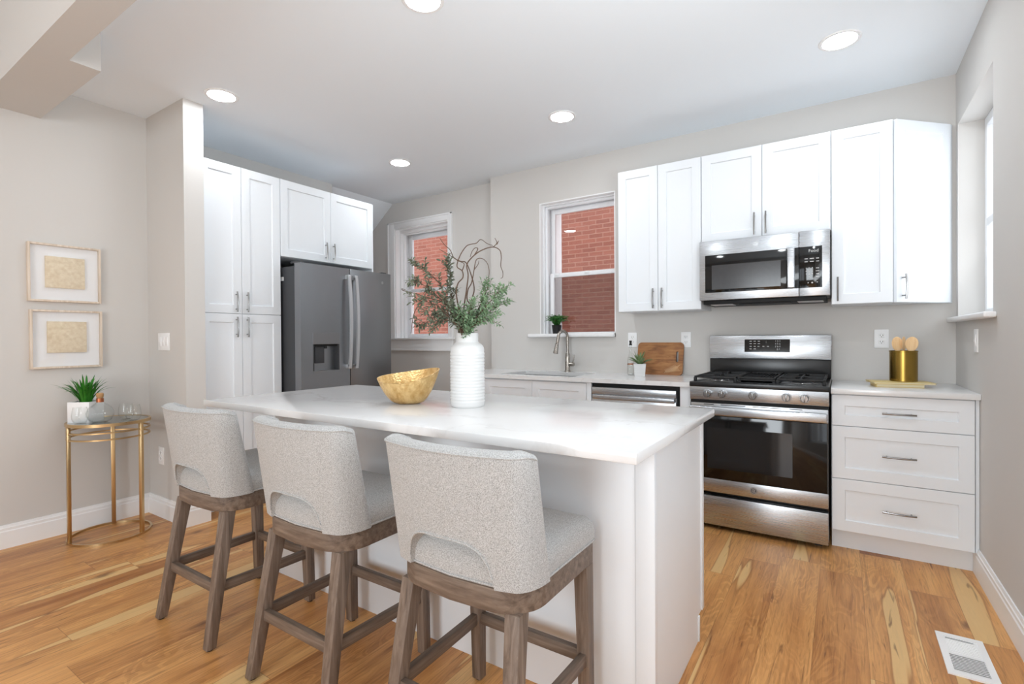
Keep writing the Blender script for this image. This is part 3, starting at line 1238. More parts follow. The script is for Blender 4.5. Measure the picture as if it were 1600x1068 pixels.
# ------------------------------------------------------------------ tall pantry and fridge cabinet (facing +X)
PX = -3.62
GP = 'cabinets on the fridge wall'
t = thing('pantry_cabinet', 'full-height white four-door pantry cabinet beside the fridge', 'cabinet', (PX, 1.676, 0), PI / 2, GP)
b = MB()
b.box(0, .588, .0205, .62, .114, 2.452, 'cab', .0015).box(0, .588, .075, .60, 0, .114, 'cab')
b.build('body', t)
for z0, z1, hz in ((1.397, 2.450, 1.480), (.118, 1.394, 1.300)):
    door(t, G, .2875 - G, z0, z1, .242, hz)
    door(t, .2875 + G, .588 - G, z0, z1, .320, hz)
t = thing('fridge_cabinet', 'wide white two-door cabinet above the refrigerator', 'cabinet', (PX, 2.266, 1.853), PI / 2, GP)
MB().box(0, .913, .0205, .62, 0, .600, 'cab', .0015).build('body', t)
door(t, G, .4565 - G, .002, .598, .402, .092)
door(t, .4565 + G, .913 - G, .002, .598, .478, .092)
MB().box(.917, .934, .02, .62, -1.853, .600, 'cab', .001).build('end_panel', t)

# refrigerator
t = thing('refrigerator', 'slate grey stainless french-door refrigerator with water dispenser', 'refrigerator', (-3.40, 2.283, 0), PI / 2)
b = MB()
b.box(.004, .900, .082, .76, .03, 1.770, 'fside', .004)
b.box(.03, .874, .11, .72, 0, .03, 'gap')
b.build('body', t)
MB().box(.001, .004, .22, .27, 1.665, 1.695, 'plate').build('sticker', t, 0)
b = MB()
b.box(.01, .06, .045, .14, 1.790, 1.806, 'fside', .004)
b.build('hinge_cover', t)
b = MB()
b.box(.845, .895, .045, .14, 1.790, 1.806, 'fside', .004)
b.build('hinge_cover', t)


def fdoor(x0, x1, z0, z1, hole=None, name='door'):
    mb = MB()
    if hole is None:
        mb.box(x0, x1, 0, .010, z0, z1, 'steel_v', .004, 2)
        mb.box(x0 + .001, x1 - .001, .008, .074, z0 + .001, z1 - .001, 'fsteel', .002)
    else:
        hx0, hx1, hz0, hz1 = hole
        for (a, b_, c, d) in ((x0, hx0, z0, z1), (hx1, x1, z0, z1), (hx0, hx1, z0, hz0), (hx0, hx1, hz1, z1)):
            mb.box(a, b_, 0, .010, c, d, 'steel_v')
            mb.box(a, b_, .010, .074, c, d, 'fsteel')
        bmesh.ops.remove_doubles(mb.bm, verts=mb.bm.verts[:], dist=1e-5)
    return mb.build(name, t)


DH = (.102, .346, .945, 1.260)
dl = fdoor(0, .450, .72, 1.790, DH)
dr = fdoor(.456, .906, .72, 1.790)
fz = fdoor(0, .906, .06, .714, None, 'freezer_drawer')
# dispenser
b = MB()
x0, x1, z0, z1 = DH
b.box(x0, x1, -.003, .01, 1.170, z1, 'fsteel', .001)
b.box(x0, x0 + .012, .0, .07, z0, 1.17, 'fside').box(x1 - .012, x1, .0, .07, z0, 1.17, 'fside')
b.box(x0 + .012, x1 - .012, .055, .07, z0, 1.17, 'steel_v')
b.box(x0, x1, -.002, .07, z0, z0 + .018, 'steel_v', .001)
b.box(x0 + .012, x1 - .012, .01, .06, 1.155, 1.17, 'gap')
ds = b.build('dispenser', dl, 0)
MB().box(x0 + .04, x0 + .125, .030, .050, 1.02, 1.155, 'fside', .004).build('paddle', ds)
MB().cyl((x0 + .135, .03, 1.17), (x0 + .135, .03, 1.135), .012, 'gap', 14).build('nozzle', ds)
for (xx, zz) in ((.13, 1.235), (.13, 1.215), (.13, 1.195), (.305, 1.235), (.305, 1.215), (.305, 1.195)):
    MB().box(xx, xx + .018, -.0028, -.0015, zz - .002, zz + .002, 'fside').build('button_mark', ds, 0)


def fhandle(x, z0, z1, parent, horiz=False):
    mb = MB()
    n = 13
    P = []
    for i in range(n):
        s = -1 + 2 * i / (n - 1)
        yy = -.062 + .022 * s * s
        z = z0 + (z1 - z0) * i / (n - 1)
        hw = .013
        if horiz:
            row = [(z, yy - .007, x - hw), (z, yy - .007, x + hw), (z, yy + .007, x + hw), (z, yy + .007, x - hw), (z, yy - .007, x - hw)]
        else:
            row = [(x - hw, yy - .007, z), (x + hw, yy - .007, z), (x + hw, yy + .007, z), (x - hw, yy + .007, z), (x - hw, yy - .007, z)]
        P.append(row)
    mb.grid(P, 'handle_steel')
    for z in (z0, z1):
        if horiz:
            mb.box(z - .015, z + .015, -.047, 0, x - .013, x + .013, 'handle_steel', .003)
        else:
            mb.box(x - .013, x + .013, -.047, 0, z - .018, z + .018, 'handle_steel', .003)
    return mb.build('handle', parent, 50)


fhandle(.418, .985, 1.715, dl)
fhandle(.488, .985, 1.715, dr)
fhandle(.655, .08, .826, fz, True)
badge(dr, (.806, -.0002, 1.705), .013, 'steel_v')

# ------------------------------------------------------------------ island
IX0, IX1, IY0, IY1 = -2.615, -.430, 1.222, 2.148
o = MB().box(IX0, IX1, IY0, IY1, .884, .914, 'quartz', .003, 2).build('island_countertop')
tag(o, 'large white veined quartz top of the kitchen island', 'countertop')
t = thing('kitchen_island', 'white island base cabinet under the large quartz top', 'island', (-2.46, 1.50, 0))
b = MB()
LX = 1.988
b.box(.02, LX - .02, .018, .590, .10, .884, 'cab').box(.02, LX - .02, .018, .545, 0, .10, 'cab')
b.build('body', t, 0)
b = MB()
b.box(0, LX - .062, 0, .018, 0, .884, 'cab', .001)
b.build('back_panel', t)
b = MB()
b.box(LX - .0605, LX, -.004, .020, 0, .884, 'cab', .0015)
b.box(LX - .02, LX - .004, .020, .610, .10, .884, 'cab').box(LX - .02, LX - .004, .020, .565, 0, .10, 'cab')
b.box(LX - .02, LX + .003, .600, .630, .105, .884, 'cab', .0015).box(LX - .02, LX + .001, .553, .567, 0, .10, 'cab', .001)
b.build('end_panel', t)
b = MB()
b.box(0, .02, .018, .610, .10, .884, 'cab').box(0, .02, .018, .565, 0, .10, 'cab')
b.build('end_panel', t)
n = 4
for i in range(n):
    x0 = .022 + i * (LX - .044) / n
    x1 = .022 + (i + 1) * (LX - .044) / n
    mb = MB()
    shaker(mb, -x1 + .002, -x0 - .002, .105, .876)
    d = mb.build('door', t, 30)
    d.rotation_euler = (0, 0, PI)
    d.location = (0, .612, 0)
    pull(d, (-x0 - .03) if i % 2 else (-x1 + .03), .79)

# ------------------------------------------------------------------ bar stools


def make_stool(label):
    t = thing('bar_stool', label, 'bar stool', (0, 0, 0), 0, 'upholstered stools along the island')
    # seat rail: bowed at the back
    def plan(hw, yf, yr, rc=.12, n=8):
        pts = []
        pts.append((hw, yf))
        pts.append((-hw, yf))
        # left rear corner to right rear corner
        for i in range(n + 1):
            a = PI + (PI / 2) * i / n
            pts.append((-hw + rc + rc * math.cos(a), yr + .03 + rc * .9 + rc * .9 * math.sin(a)))
        pts.append((0, yr + .022))
        for i in range(n + 1):
            a = 1.5 * PI + (PI / 2) * i / n
            pts.append((hw - rc + rc * math.cos(a), yr + .03 + rc * .9 + rc * .9 * math.sin(a)))
        return pts
    b = MB()
    b.prism(plan(.228, .212, -.222), .515, .577, 'z', 'stool_wood_x', .003)
    b.build('seat_rail', t)
    # cushion
    b = bmesh.new()
    outer = plan(.226, .218, -.216)
    NZ = [(.0, 1.0), (.012, 1.012), (.040, 1.015), (.062, .985), (.078, .93), (.088, .82), (.095, .60), (.098, .3)]
    rings = []
    dense = []
    for i in range(len(outer)):
        p, q = Vector(outer[i]), Vector(outer[(i + 1) % len(outer)])
        k = max(1, int((q - p).length / .03))
        for j in range(k):
            dense.append(p.lerp(q, j / k))
    for dz, s in NZ:
        rings.append([b.verts.new((p.x * s, p.y * s, .577 + dz)) for p in dense])
    nn = len(dense)
    for A, B in zip(rings, rings[1:]):
        for i in range(nn):
            b.faces.new((A[i], A[(i + 1) % nn], B[(i + 1) % nn], B[i]))
    b.faces.new(rings[0])
    b.faces.new(rings[-1])
    bmesh.ops.recalc_face_normals(b, faces=b.faces[:])
    m = MB()
    m._merge(b, 'fabric')
    cush = m.build('seat_cushion', t, 60)
    m = MB()
    m.tube([(p.x * 1.012, p.y * 1.012, .582) for p in dense], .0035, 'fabric', 6, True)
    m.build('piping', cush)
    # back shell
    def curve(f, th):
        """plan point at u in [-1,1]; f=0 bottom .. 1 top; th inward offset"""
        hw = .238 + .006 * f
        yr = -.212 - .045 * f
        yf = -.078 - .075 * f
        return hw, yr, yf

    def pt(u, f):
        hw, yr, yf = curve(f, 0)
        # superellipse-like bow: flat middle, rounded corner, forward wing
        au = abs(u)
        if au < .62:
            x = hw * .80 * (au / .62)
            y = yr + .030 * (au / .62) ** 2
        else:
            w_ = (au - .62) / .38
            a = w_ * PI / 2
            x = hw * .80 + (hw * .20) * math.sin(a) ** .9
            y0 = yr + .030
            y = y0 + (yf - y0) * (.25 * w_ + .75 * (1 - math.cos(a)))
        return Vector((math.copysign(x, u), y))
    def zt(u):
        return .918 - .012 * (max(0, abs(u) - .84) / .16) ** 2

    def hole(u):
        """arched opening: returns top height of the opening at u, or None"""
        a = abs(u)
        L = .46
        if a >= L:
            return None
        return .582 + .108 * (1 - (a / L) ** 4.5) ** .5
    US = [-1 + 2 * i / 64 for i in range(65)]
    NV = 22
    TH = .050
    P_out, P_in = [], []
    for u in US:
        e = 1e-3
        ro, ri = [], []
        h = hole(u)
        zb = .577 if h is None else h
        ztop = zt(u)
        for j in range(NV + 1):
            z = zb + (ztop - zb) * j / NV
            f = (z - .577) / (.92 - .577)
            p = pt(u, f)
            d = pt(min(1, u + e), f) - pt(max(-1, u - e), f)
            nrm = Vector((-d.y, d.x)).normalized()   # inward (toward +y side)
            edge = 1.0
            ro.append(Vector((p.x, p.y, z)))
            th = TH * (1.0 + .15 * max(0, abs(u) - .6) / .4)
            q = p + nrm * th
            ri.append(Vector((q.x, q.y, z)))
        P_out.append(ro)
        P_in.append(ri)
    b = bmesh.new()
    # closed cross-section loop per u: outer up, rounded top, inner down
    cols = []
    for ro, ri in zip(P_out, P_in):
        loop = list(ro[:-1])
        a, c = ro[-1], ri[-1]
        mid = (a + c) / 2
        half = (c - a) / 2
        for k in range(7):
            an = PI - PI * k / 6
            loop.append(mid + half * math.cos(an) + Vector((0, 0, .014 * math.sin(an))))
        loop += list(reversed(ri[:-1]))
        cols.append(loop)

    def caps(loop, fwd):
        # rounded front edge of a wing
        nv = len(loop)
        no = NV
        mids = []
        for i in range(nv):
            if i < no:
                m_ = (loop[i] + loop[nv - 1 - i]) / 2
            elif i >= nv - no:
                m_ = (loop[i] + loop[nv - 1 - i]) / 2
            else:
                m_ = (loop[no - 1] + loop[nv - no]) / 2
                m_ = Vector((m_.x, m_.y, loop[i].z - (loop[i].z - m_.z) * .6))
            mids.append(m_)
        half = (loop[0] - loop[nv - 1]).length / 2
        return [[m_ + (p - m_) * math.cos(an) + fwd * half * .8 * math.sin(an) for p, m_ in zip(loop, mids)] for an in (.5, .95, 1.3, 1.5)]
    c0 = caps(cols[0], Vector((.25, 1, 0)).normalized())
    c1 = caps(cols[-1], Vector((-.25, 1, 0)).normalized())
    cols = list(reversed(c0)) + cols + c1
    cols = [[b.verts.new(v) for v in L] for L in cols]
    for A, B in zip(cols, cols[1:]):
        n_ = len(A)
        for i in range(n_):
            b.faces.new((A[i], A[(i + 1) % n_], B[(i + 1) % n_], B[i]))
    b.faces.new(cols[0])
    b.faces.new(cols[-1])
    bmesh.ops.recalc_face_normals(b, faces=b.faces[:])
    m = MB()
    m._merge(b, 'fabric')
    back = m.build('backrest', t, 50)
    # piping along the top outer edge and round the opening
    m = MB()
    m.tube([(pt(u, 1.0).x * 1.002, pt(u, 1.0).y - .001, zt(u) + .001) for u in US], .0028, 'fabric', 6)
    ho = [(u, hole(u)) for u in [-.455 + .91 * i / 40 for i in range(41)]]
    m.tube([(pt(u, (z - .577) / .343).x, pt(u, (z - .577) / .343).y - .001, z) for u, z in ho], .003, 'fabric', 6)
    m.build('piping', back)

    # legs
    def leg(x0, y0, x1, y1, top, s0=.036, s1=.046):
        mb = MB()
        bb = bmesh.new()
        lo = [bb.verts.new((x0 + sx * s0 / 2, y0 + sy * s0 / 2, .006)) for sx, sy in ((-1, -1), (1, -1), (1, 1), (-1, 1))]
        hi = [bb.verts.new((x1 + sx * s1 / 2, y1 + sy * s1 / 2, top)) for sx, sy in ((-1, -1), (1, -1), (1, 1), (-1, 1))]
        bb.faces.new(lo)
        bb.faces.new(hi)
        for i in range(4):
            bb.faces.new((lo[i], lo[(i + 1) % 4], hi[(i + 1) % 4], hi[i]))
        bmesh.ops.recalc_face_normals(bb, faces=bb.faces[:])
        bmesh.ops.bevel(bb, geom=bb.edges[:], offset=.003, segments=2, profile=.5, affect='EDGES')
        mb._merge(bb, 'stool_wood')
        mb.cyl((x0, y0, 0), (x0, y0, .008), .012, 'pot_black', 12)
        return mb.build('leg', t)
    for s in (-1, 1):
        leg(s * .207, -.236, s * .180, -.148, .5155)
        leg(s * .209, .204, s * .205, .190, .5155 if False else .5155)
    # stretchers
    zz = .222
    fb = zz / .515
    bx, by = .207 - .027 * fb, -.236 + .088 * fb
    fx, fy = .209 - .004 * fb, .204 - .014 * fb
    def rail(x0, y0, x1, y1, z):
        mb = MB()
        d = Vector((x1 - x0, y1 - y0, 0))
        ang = math.atan2(d.y, d.x)
        mb.box(-d.length / 2, d.length / 2, -.011, .011, -.019, .019, 'stool_wood_x', .002)
        o = mb.build('stretcher', t)
        o.location = ((x0 + x1) / 2, (y0 + y1) / 2, z)
        o.rotation_euler = (0, 0, ang)
    rail(-bx + .015, by, bx - .015, by, zz)
    rail(-fx + .015, fy, fx - .015, fy, zz + .004)
    rail(-bx, by + .015, -fx, fy - .015, zz + .002)
    rail(bx, by + .015, fx, fy - .015, zz + .002)
    return t


SL = ['beige upholstered bar stool farthest from view, by the far end of the island',
      'beige upholstered bar stool in the middle of the row at the island',
      'beige upholstered bar stool nearest the near corner of the island top']
st = make_stool(SL[0])
st.location = (-2.265, 1.21, 0)
for k, x in ((1, -1.55), (2, -.868)):
    c = copy_tree(st)
    c.location = (x, 1.21, 0)
    c['label'] = SL[k]

# ------------------------------------------------------------------ vase with branches, gold bowl on the island
RV = Vector((.836, .549, 0))
FV = Vector((-.549, .836, 0))
VC = Vector((-1.347, 1.700, .914))
t = thing('vase', 'tall white ribbed ceramic bottle vase on the island top', 'vase', VC)
prof = [(0, 0), (.066, 0), (.0705, .004), (.072, .012)]
z = .018
while z < .232:
    prof += [(.0722, z), (.0740, z + .004), (.0740, z + .008), (.0722, z + .0115), (.0716, z + .0125)]
    z += .0135
prof += [(.073, .242), (.071, .253), (.066, .262), (.057, .270), (.050, .275), (.0475, .281), (.0478, .311), (.0465, .315),
         (.043, .315), (.042, .30), (.042, .27), (.05, .25), (.05, .05), (0, .05)]
MB().lathe(prof, (0, 0, 0), 48, 'ceramic').build('body', t, 40)

PXM = 362.6


def vp(px, py, dep=0.0):
    """zoomed-picture trace (x right, y down from the vase mouth) -> a point around the vase"""
    a = (570 + px / 3.558 - 730.2) / PXM
    zz = 1.229 - (360 + py / 3.558 - 520.5) / PXM
    k = 1 + dep / 2.16
    p = Vector((VC.x, VC.y, 0)) + RV * (a * k) + FV * dep
    return Vector((p.x, p.y, HCAM + (zz - HCAM) * k))


def smooth_path(P, sub=5):
    out = []
    n = len(P)
    for i in range(n - 1):
        p0, p1, p2, p3 = P[max(i - 1, 0)], P[i], P[i + 1], P[min(i + 2, n - 1)]
        for k in range(sub):
            s = k / sub
            out.append(.5 * ((2 * p1) + (-p0 + p2) * s + (2 * p0 - 5 * p1 + 4 * p2 - p3) * s * s + (-p0 + 3 * p1 - 3 * p2 + p3) * s ** 3))
    out.append(P[-1])
    return out


def root_pts(px):
    """start inside the vase neck"""
    a = (px - 565) / 3.558 / PXM
    q = VC + RV * max(-.03, min(.03, a))
    return [q + Vector((0, 0, .12)), q + Vector((0, 0, .26))]


def twig(label, traces, dep, r0=.0036, r1=.0012):
    mb = None
    o = None
    for k, (tr, d0, d1) in enumerate(traces):
        P = (root_pts(tr[0][0]) if k == 0 else []) + [vp(x, y, d0 + (d1 - d0) * i / max(1, len(tr) - 1)) for i, (x, y) in enumerate(tr)]
        S = smooth_path(P)
        n = len(S)
        rr = [(r0 if k == 0 else r0 * .6) * (1 - i / n) + r1 * i / n for i in range(n)]
        if k == 0:
            o = MB().tube(S, rr, 'twig', 7).build('curly_twig')
            tag(o, label, 'twig', 'bare curly twigs in the white vase')
        else:
            c = MB().tube(S, rr, 'twig', 6).build('side_twig', o)
    return o


twig('bare brown twig in the vase, arching high then hanging down at its right', [
    ([(556, 540), (552, 440), (566, 340), (577, 250), (570, 190), (610, 140), (660, 108), (715, 94), (752, 112), (760, 150), (757, 200), (768, 235), (766, 262), (755, 268)], .0, .03),
    ([(612, 138), (632, 105), (618, 98), (600, 118), (590, 150)], .01, .0),
    ([(715, 94), (735, 72), (724, 45)], .025, .03), ([(735, 80), (745, 60)], .025, .03)], 0)
twig('bare brown twig in the vase, looping over with its tip hanging above the green sprigs', [
    ([(570, 540), (590, 430), (567, 385), (572, 330), (592, 290), (606, 220), (618, 165), (648, 157), (676, 180), (688, 225), (682, 285)], .03, .06),
    ([(606, 220), (628, 190), (632, 170)], .045, .05)], 0)
twig('bare brown twig in the vase, its crest rising between the two tallest loops', [
    ([(548, 540), (530, 450), (514, 350), (524, 295), (552, 262), (548, 225), (520, 200), (538, 140), (572, 90), (600, 78), (630, 72), (655, 52), (690, 75), (722, 86)], -.02, -.05),
    ([(548, 225), (560, 190), (548, 178), (520, 168)], -.03, -.04)], 0)
twig('bare brown twig in the vase, leaning left with a thin whip past the window top', [
    ([(560, 540), (586, 400), (604, 330), (590, 258), (560, 182), (528, 172), (490, 152), (470, 110), (440, 82), (424, 62), (412, 44)], .05, .10),
    ([(500, 158), (455, 132), (408, 104)], .08, .1)], 0)
twig('bare thin twig in the vase, reaching far left to a curled tip', [
    ([(520, 545), (488, 450), (440, 402), (395, 385), (340, 372), (290, 352), (240, 340), (210, 330), (206, 322), (226, 330)], .0, .04),
    ([(340, 372), (300, 410), (275, 450), (262, 500), (252, 570)], .03, .05)], 0, .0036)


def leafy(label, trace, d0, d1, mat, side, nleaf, ln, group, spread=1.0, seed=1):
    rnd = random.Random(seed)
    P = root_pts(trace[0][0]) + [vp(x, y, d0 + (d1 - d0) * i / max(1, len(trace) - 1)) for i, (x, y) in enumerate(trace)]
    S = smooth_path(P)
    n = len(S)
    o = bpy.data.objects.new('leafy_branch', None)
    C.objects.link(o)
    o.location = (VC.x, VC.y, VC.z + .12)
    tag(o, label, 'branch', group)
    base = Vector(o.location)
    stem = MB()
    stem.tube([p - base for p in S], [.0028 * (1 - i / n) + .0008 for i in range(n)], 'twig', 6)
    lv = MB()
    bb = bmesh.new()

    def leaf(p, d, up, L, w):
        d = d.normalized()
        s = d.cross(up)
        if s.length < 1e-4:
            s = Vector((1, 0, 0))
        s.normalize()
        k = s.cross(d)
        pts = []
        for f, ww_, dr in ((0, .08, 0), (.3, .8, .02), (.6, 1.0, .0), (.85, .6, -.05), (1.0, .05, -.1)):
            c = p + d * L * f + k * L * dr
            pts.append((bb.verts.new(c - s * w * ww_ + k * w * .25 * ww_), bb.verts.new(c), bb.verts.new(c + s * w * ww_ + k * w * .25 * ww_)))
        for A, B in zip(pts, pts[1:]):
            bb.faces.new((A[0], A[1], B[1], B[0]))
            bb.faces.new((A[1], A[2], B[2], B[1]))
    start = int(n * (.34 if side else .26))
    nleaf = int(nleaf * 1.7)
    for sprig in range(nleaf):
        f = start + (n - 1 - start) * (sprig + rnd.random() * .6) / nleaf
        i = min(n - 2, int(f))
        p = S[i].lerp(S[i + 1], f - i)
        tdir = (S[i + 1] - S[i]).normalized()
        out = Vector((rnd.uniform(-1, 1), rnd.uniform(-1, 1), rnd.uniform(-.5, .9))).normalized()
        d = (tdir * .8 + out * .9 * spread).normalized()
        Ls = rnd.uniform(.035, .080) * spread
        q = p + d * Ls + Vector((0, 0, .006))
        stem.tube([p - base, p.lerp(q, .5) + Vector((0, 0, .003)) - base, q - base], [.0011, .0009, .0006], 'twig', 5)
        m = 12
        for j in range(m):
            ff = .2 + .8 * j / (m - 1)
            lp = p.lerp(q, ff)
            az = 2.4 * j + rnd.random()
            a1 = d.cross(Vector((0, 0, 1))).normalized() if abs(d.z) < .95 else Vector((1, 0, 0))
            a2 = d.cross(a1)
            o2 = a1 * math.cos(az) + a2 * math.sin(az)
            dd = d * (.55 if j < m - 1 else 2.0) + o2
            L = ln * rnd.uniform(.75, 1.2)
            leaf(lp - base, dd, Vector((rnd.uniform(-.9, .9), rnd.uniform(-.9, .9), 1)), L, L * .20)
    st_ = stem.build('stem', o)
    lv._merge(bb, mat)
    lv.build('leaves', o, 0)
    return o


GL = 'olive-grey leafy branches at the left of the vase'
GR = 'fresh green leafy sprigs at the right of the vase'
leafy('olive-grey leafy branch rising highest at the left of the vase', [(540, 560), (470, 430), (420, 300), (360, 245), (310, 210), (285, 195)], .0, .03, 'olive', 1, 9, .021, GL, .8, 3)
leafy('olive-grey leafy branch reaching left at mid height toward the window', [(545, 560), (480, 450), (420, 370), (350, 310), (300, 290)], -.04, -.08, 'olive', 1, 12, .022, GL, .9, 5)
leafy('olive-grey leafy branch spreading left just above the lowest one', [(540, 560), (480, 480), (420, 420), (370, 400), (320, 390)], -.06, -.12, 'olive', 1, 11, .022, GL, .9, 8)
leafy('olive-grey leafy branch drooping lowest and farthest left from the vase', [(535, 560), (480, 480), (430, 460), (370, 490), (310, 530)], .02, .06, 'olive', 1, 11, .022, GL, .8, 11)
leafy('short olive-grey leafy branch hanging just left of the vase neck', [(540, 562), (500, 510), (460, 500), (430, 520), (405, 545)], -.05, -.09, 'olive', 1, 7, .020, GL, .7, 13)
leafy('upright grey-green leafy branch standing at the left of the vase neck', [(545, 560), (510, 460), (480, 360), (470, 270), (480, 185)], .03, .05, 'olive', 1, 15, .022, GL, .75, 17)
leafy('fresh green leafy sprig standing tallest at the right of the vase', [(560, 562), (600, 490), (650, 400), (685, 320)], .0, .02, 'sprig', 0, 15, .021, GR, .8, 23)
leafy('fresh green leafy sprig stretching farthest up to the right of the vase', [(570, 562), (640, 470), (710, 390), (755, 330)], -.03, -.05, 'sprig', 0, 15, .021, GR, .85, 29)
leafy('fresh green leafy sprig pointing right at mid height from the vase', [(565, 562), (640, 490), (710, 440), (758, 412)], .03, .06, 'sprig', 0, 14, .021, GR, .85, 31)
leafy('fresh green leafy sprig leaning low to the right over the vase shoulder', [(570, 562), (620, 525), (670, 505), (705, 505)], -.04, -.06, 'sprig', 0, 11, .020, GR, .8, 37)
leafy('fresh green leafy sprig rising from the middle of the vase mouth', [(555, 562), (560, 520), (575, 480), (600, 430)], -.03, -.05, 'sprig', 0, 13, .020, GR, .85, 41)
leafy('short fresh green leafy sprig at the front left of the vase mouth', [(550, 562), (535, 530), (525, 500), (520, 470)], -.05, -.06, 'sprig', 0, 9, .020, GR, .8, 43)

# bowl
BC = Vector((-1.640, 1.640, .914))


def bowl_pts(inner):
    P = []
    nu, nv = 64, 16
    for i in range(nu):
        a = 2 * PI * i / nu
        row = []
        ca, sa = math.cos(a), math.sin(a)
        rimz = .128 + .019 * ca + .021 * sa + .014 * (ca * ca - .5)
        A = .142
        B_ = .100
        sn = math.copysign(abs(sa) ** (1.35 if ca < 0 else 1.1), sa)
        for j in range(nv + 1):
            s = j / nv
            rr = .34 + .66 * (s ** .55) * (1 - .06 * s) / .94
            x, y, zz = A * rr * ca, B_ * rr * sn, rimz * s
            if inner:
                x *= .965
                y *= .955
                zz = .008 + (rimz - .008) * s
            row.append(Vector((x, y, zz)))
        P.append(row)
    return P


t = thing('bowl', 'hammered gold boat-shaped bowl on the island, beside the vase', 'bowl', BC, YAW)
Po, Pi = bowl_pts(False), bowl_pts(True)
bb = bmesh.new()
cols = [[bb.verts.new(p) for p in ro + list(reversed(ri))] for ro, ri in zip(Po, Pi)]
n = len(cols)
k = len(cols[0])
for i in range(n):
    A, B_ = cols[i], cols[(i + 1) % n]
    for j in range(k - 1):
        bb.faces.new((A[j], A[j + 1], B_[j + 1], B_[j]))
bb.faces.new([c[0] for c in cols])
bb.faces.new([c[-1] for c in cols])
bmesh.ops.recalc_face_normals(bb, faces=bb.faces[:])
m = MB()
m._merge(bb, 'bowl')
m.build('body', t, 50)

# ------------------------------------------------------------------ things on the worktops
# window-sill fern


def blades(mb, n, seed, rmin, rmax, hmin, hmax, w, mat, base=(0, 0, 0), droop=.35, r0=.02, segs=6, fold=.25):
    rnd = random.Random(seed)
    bb = bmesh.new()
    for i in range(n):
        a = 2 * PI * (i * .618034 % 1) + rnd.uniform(-.2, .2)
        reach = rnd.uniform(rmin, rmax)
        h = rnd.uniform(hmin, hmax)
        d = Vector((math.cos(a), math.sin(a), 0))
        s = Vector((-d.y, d.x, 0))
        st0 = Vector(base) + d * rnd.uniform(0, r0)
        pr = None
        dr = droop * rnd.uniform(.5, 1.4)
        for k in range(segs + 1):
            f = k / segs
            c = st0 + d * reach * f ** 1.25 + Vector((0, 0, h * (f - dr * f * f * f)))
            ww_ = w * (1 - f) ** .7 * (.7 + .9 * f) if f < 1 else w * .03
            up = Vector((0, 0, 1)) * fold * ww_
            row = (bb.verts.new(c - s * ww_ + up), bb.verts.new(c), bb.verts.new(c + s * ww_ + up))
            if pr:
                bb.faces.new((pr[0], pr[1], row[1], row[0]))
                bb.faces.new((pr[1], pr[2], row[2], row[1]))
            pr = row
    mb._merge(bb, mat)
    return mb


def frond_plant(mb, n, seed, base, R, H, mat, seg=9, leaf=.016):
    rnd = random.Random(seed)
    bb = bmesh.new()
    for i in range(n):
        a = 2 * PI * (i * .618034 % 1) + rnd.uniform(-.3, .3)
        d = Vector((math.cos(a), math.sin(a), 0))
        reach, h = R * rnd.uniform(.45, 1), H * rnd.uniform(.5, 1)
        for k in range(1, seg + 1):
            f = k / seg
            c = Vector(base) + d * reach * f + Vector((0, 0, h * (1.9 * f - 1.25 * f * f)))
            for sd in (-1, 1):
                s = Vector((-d.y, d.x, 0)) * sd
                L = leaf * (1.15 - .6 * f) * rnd.uniform(.8, 1.3)
                dd = (s + d * .7 + Vector((0, 0, rnd.uniform(-.2, .5)))).normalized()
                e1 = c + dd * L
                nn = dd.cross(Vector((rnd.uniform(-1, 1), rnd.uniform(-1, 1), rnd.uniform(-.3, 1)))).normalized() * L * .30
                md_ = c + dd * L * .5
                bb.faces.new([bb.verts.new(v) for v in (c, md_ - nn, e1, md_ + nn)])
    mb._merge(bb, mat)
    return mb


t = thing('potted_fern', 'small green fern in a black pot on the sill over the sink', 'potted plant', (-2.150, 4.012, 1.245))
MB().lathe([(0, 0), (.034, 0), (.044, .075), (.046, .078), (.041, .078), (.038, .066), (0, .066)], n=28, m='pot_black').build('pot', t)
b = MB()
frond_plant(b, 60, 5, (0, 0, .064), .112, .135, 'fern', 11, .019)
frond_plant(b, 26, 6, (0, 0, .064), .055, .150, 'fern', 9, .018)
b.build('foliage', t, 0)

# oil bottle
t = thing('oil_bottle', 'slim clear glass oil bottle with black pourer, behind the succulent', 'bottle', (-1.375, 3.78, .914))
MB().lathe([(0, 0), (.024, 0), (.026, .003), (.026, .115), (.022, .135), (.012, .160), (.0095, .18), (.0095, .225), (.011, .228),
            (.011, .234), (.008, .234), (.008, .18), (.011, .158), (.0245, .115), (.0245, .006), (0, .006)], n=24, m='tumbler').build('body', t)
MB().lathe([(0, .232), (.012, .232), (.0125, .238), (.009, .242), (.0085, .258), (.011, .262), (.010, .268), (.0, .268)], n=16, m='black').build('pourer', t)
MB().lathe([(0, .0065), (.0238, .0065), (.0238, .075), (0, .075)], n=20, m='tumbler').build('oil', t)
MB().lathe([(.0262, .082), (.0266, .082), (.0266, .089), (.0262, .089), (.0262, .082)], n=24, m='copper').build('collar', t)

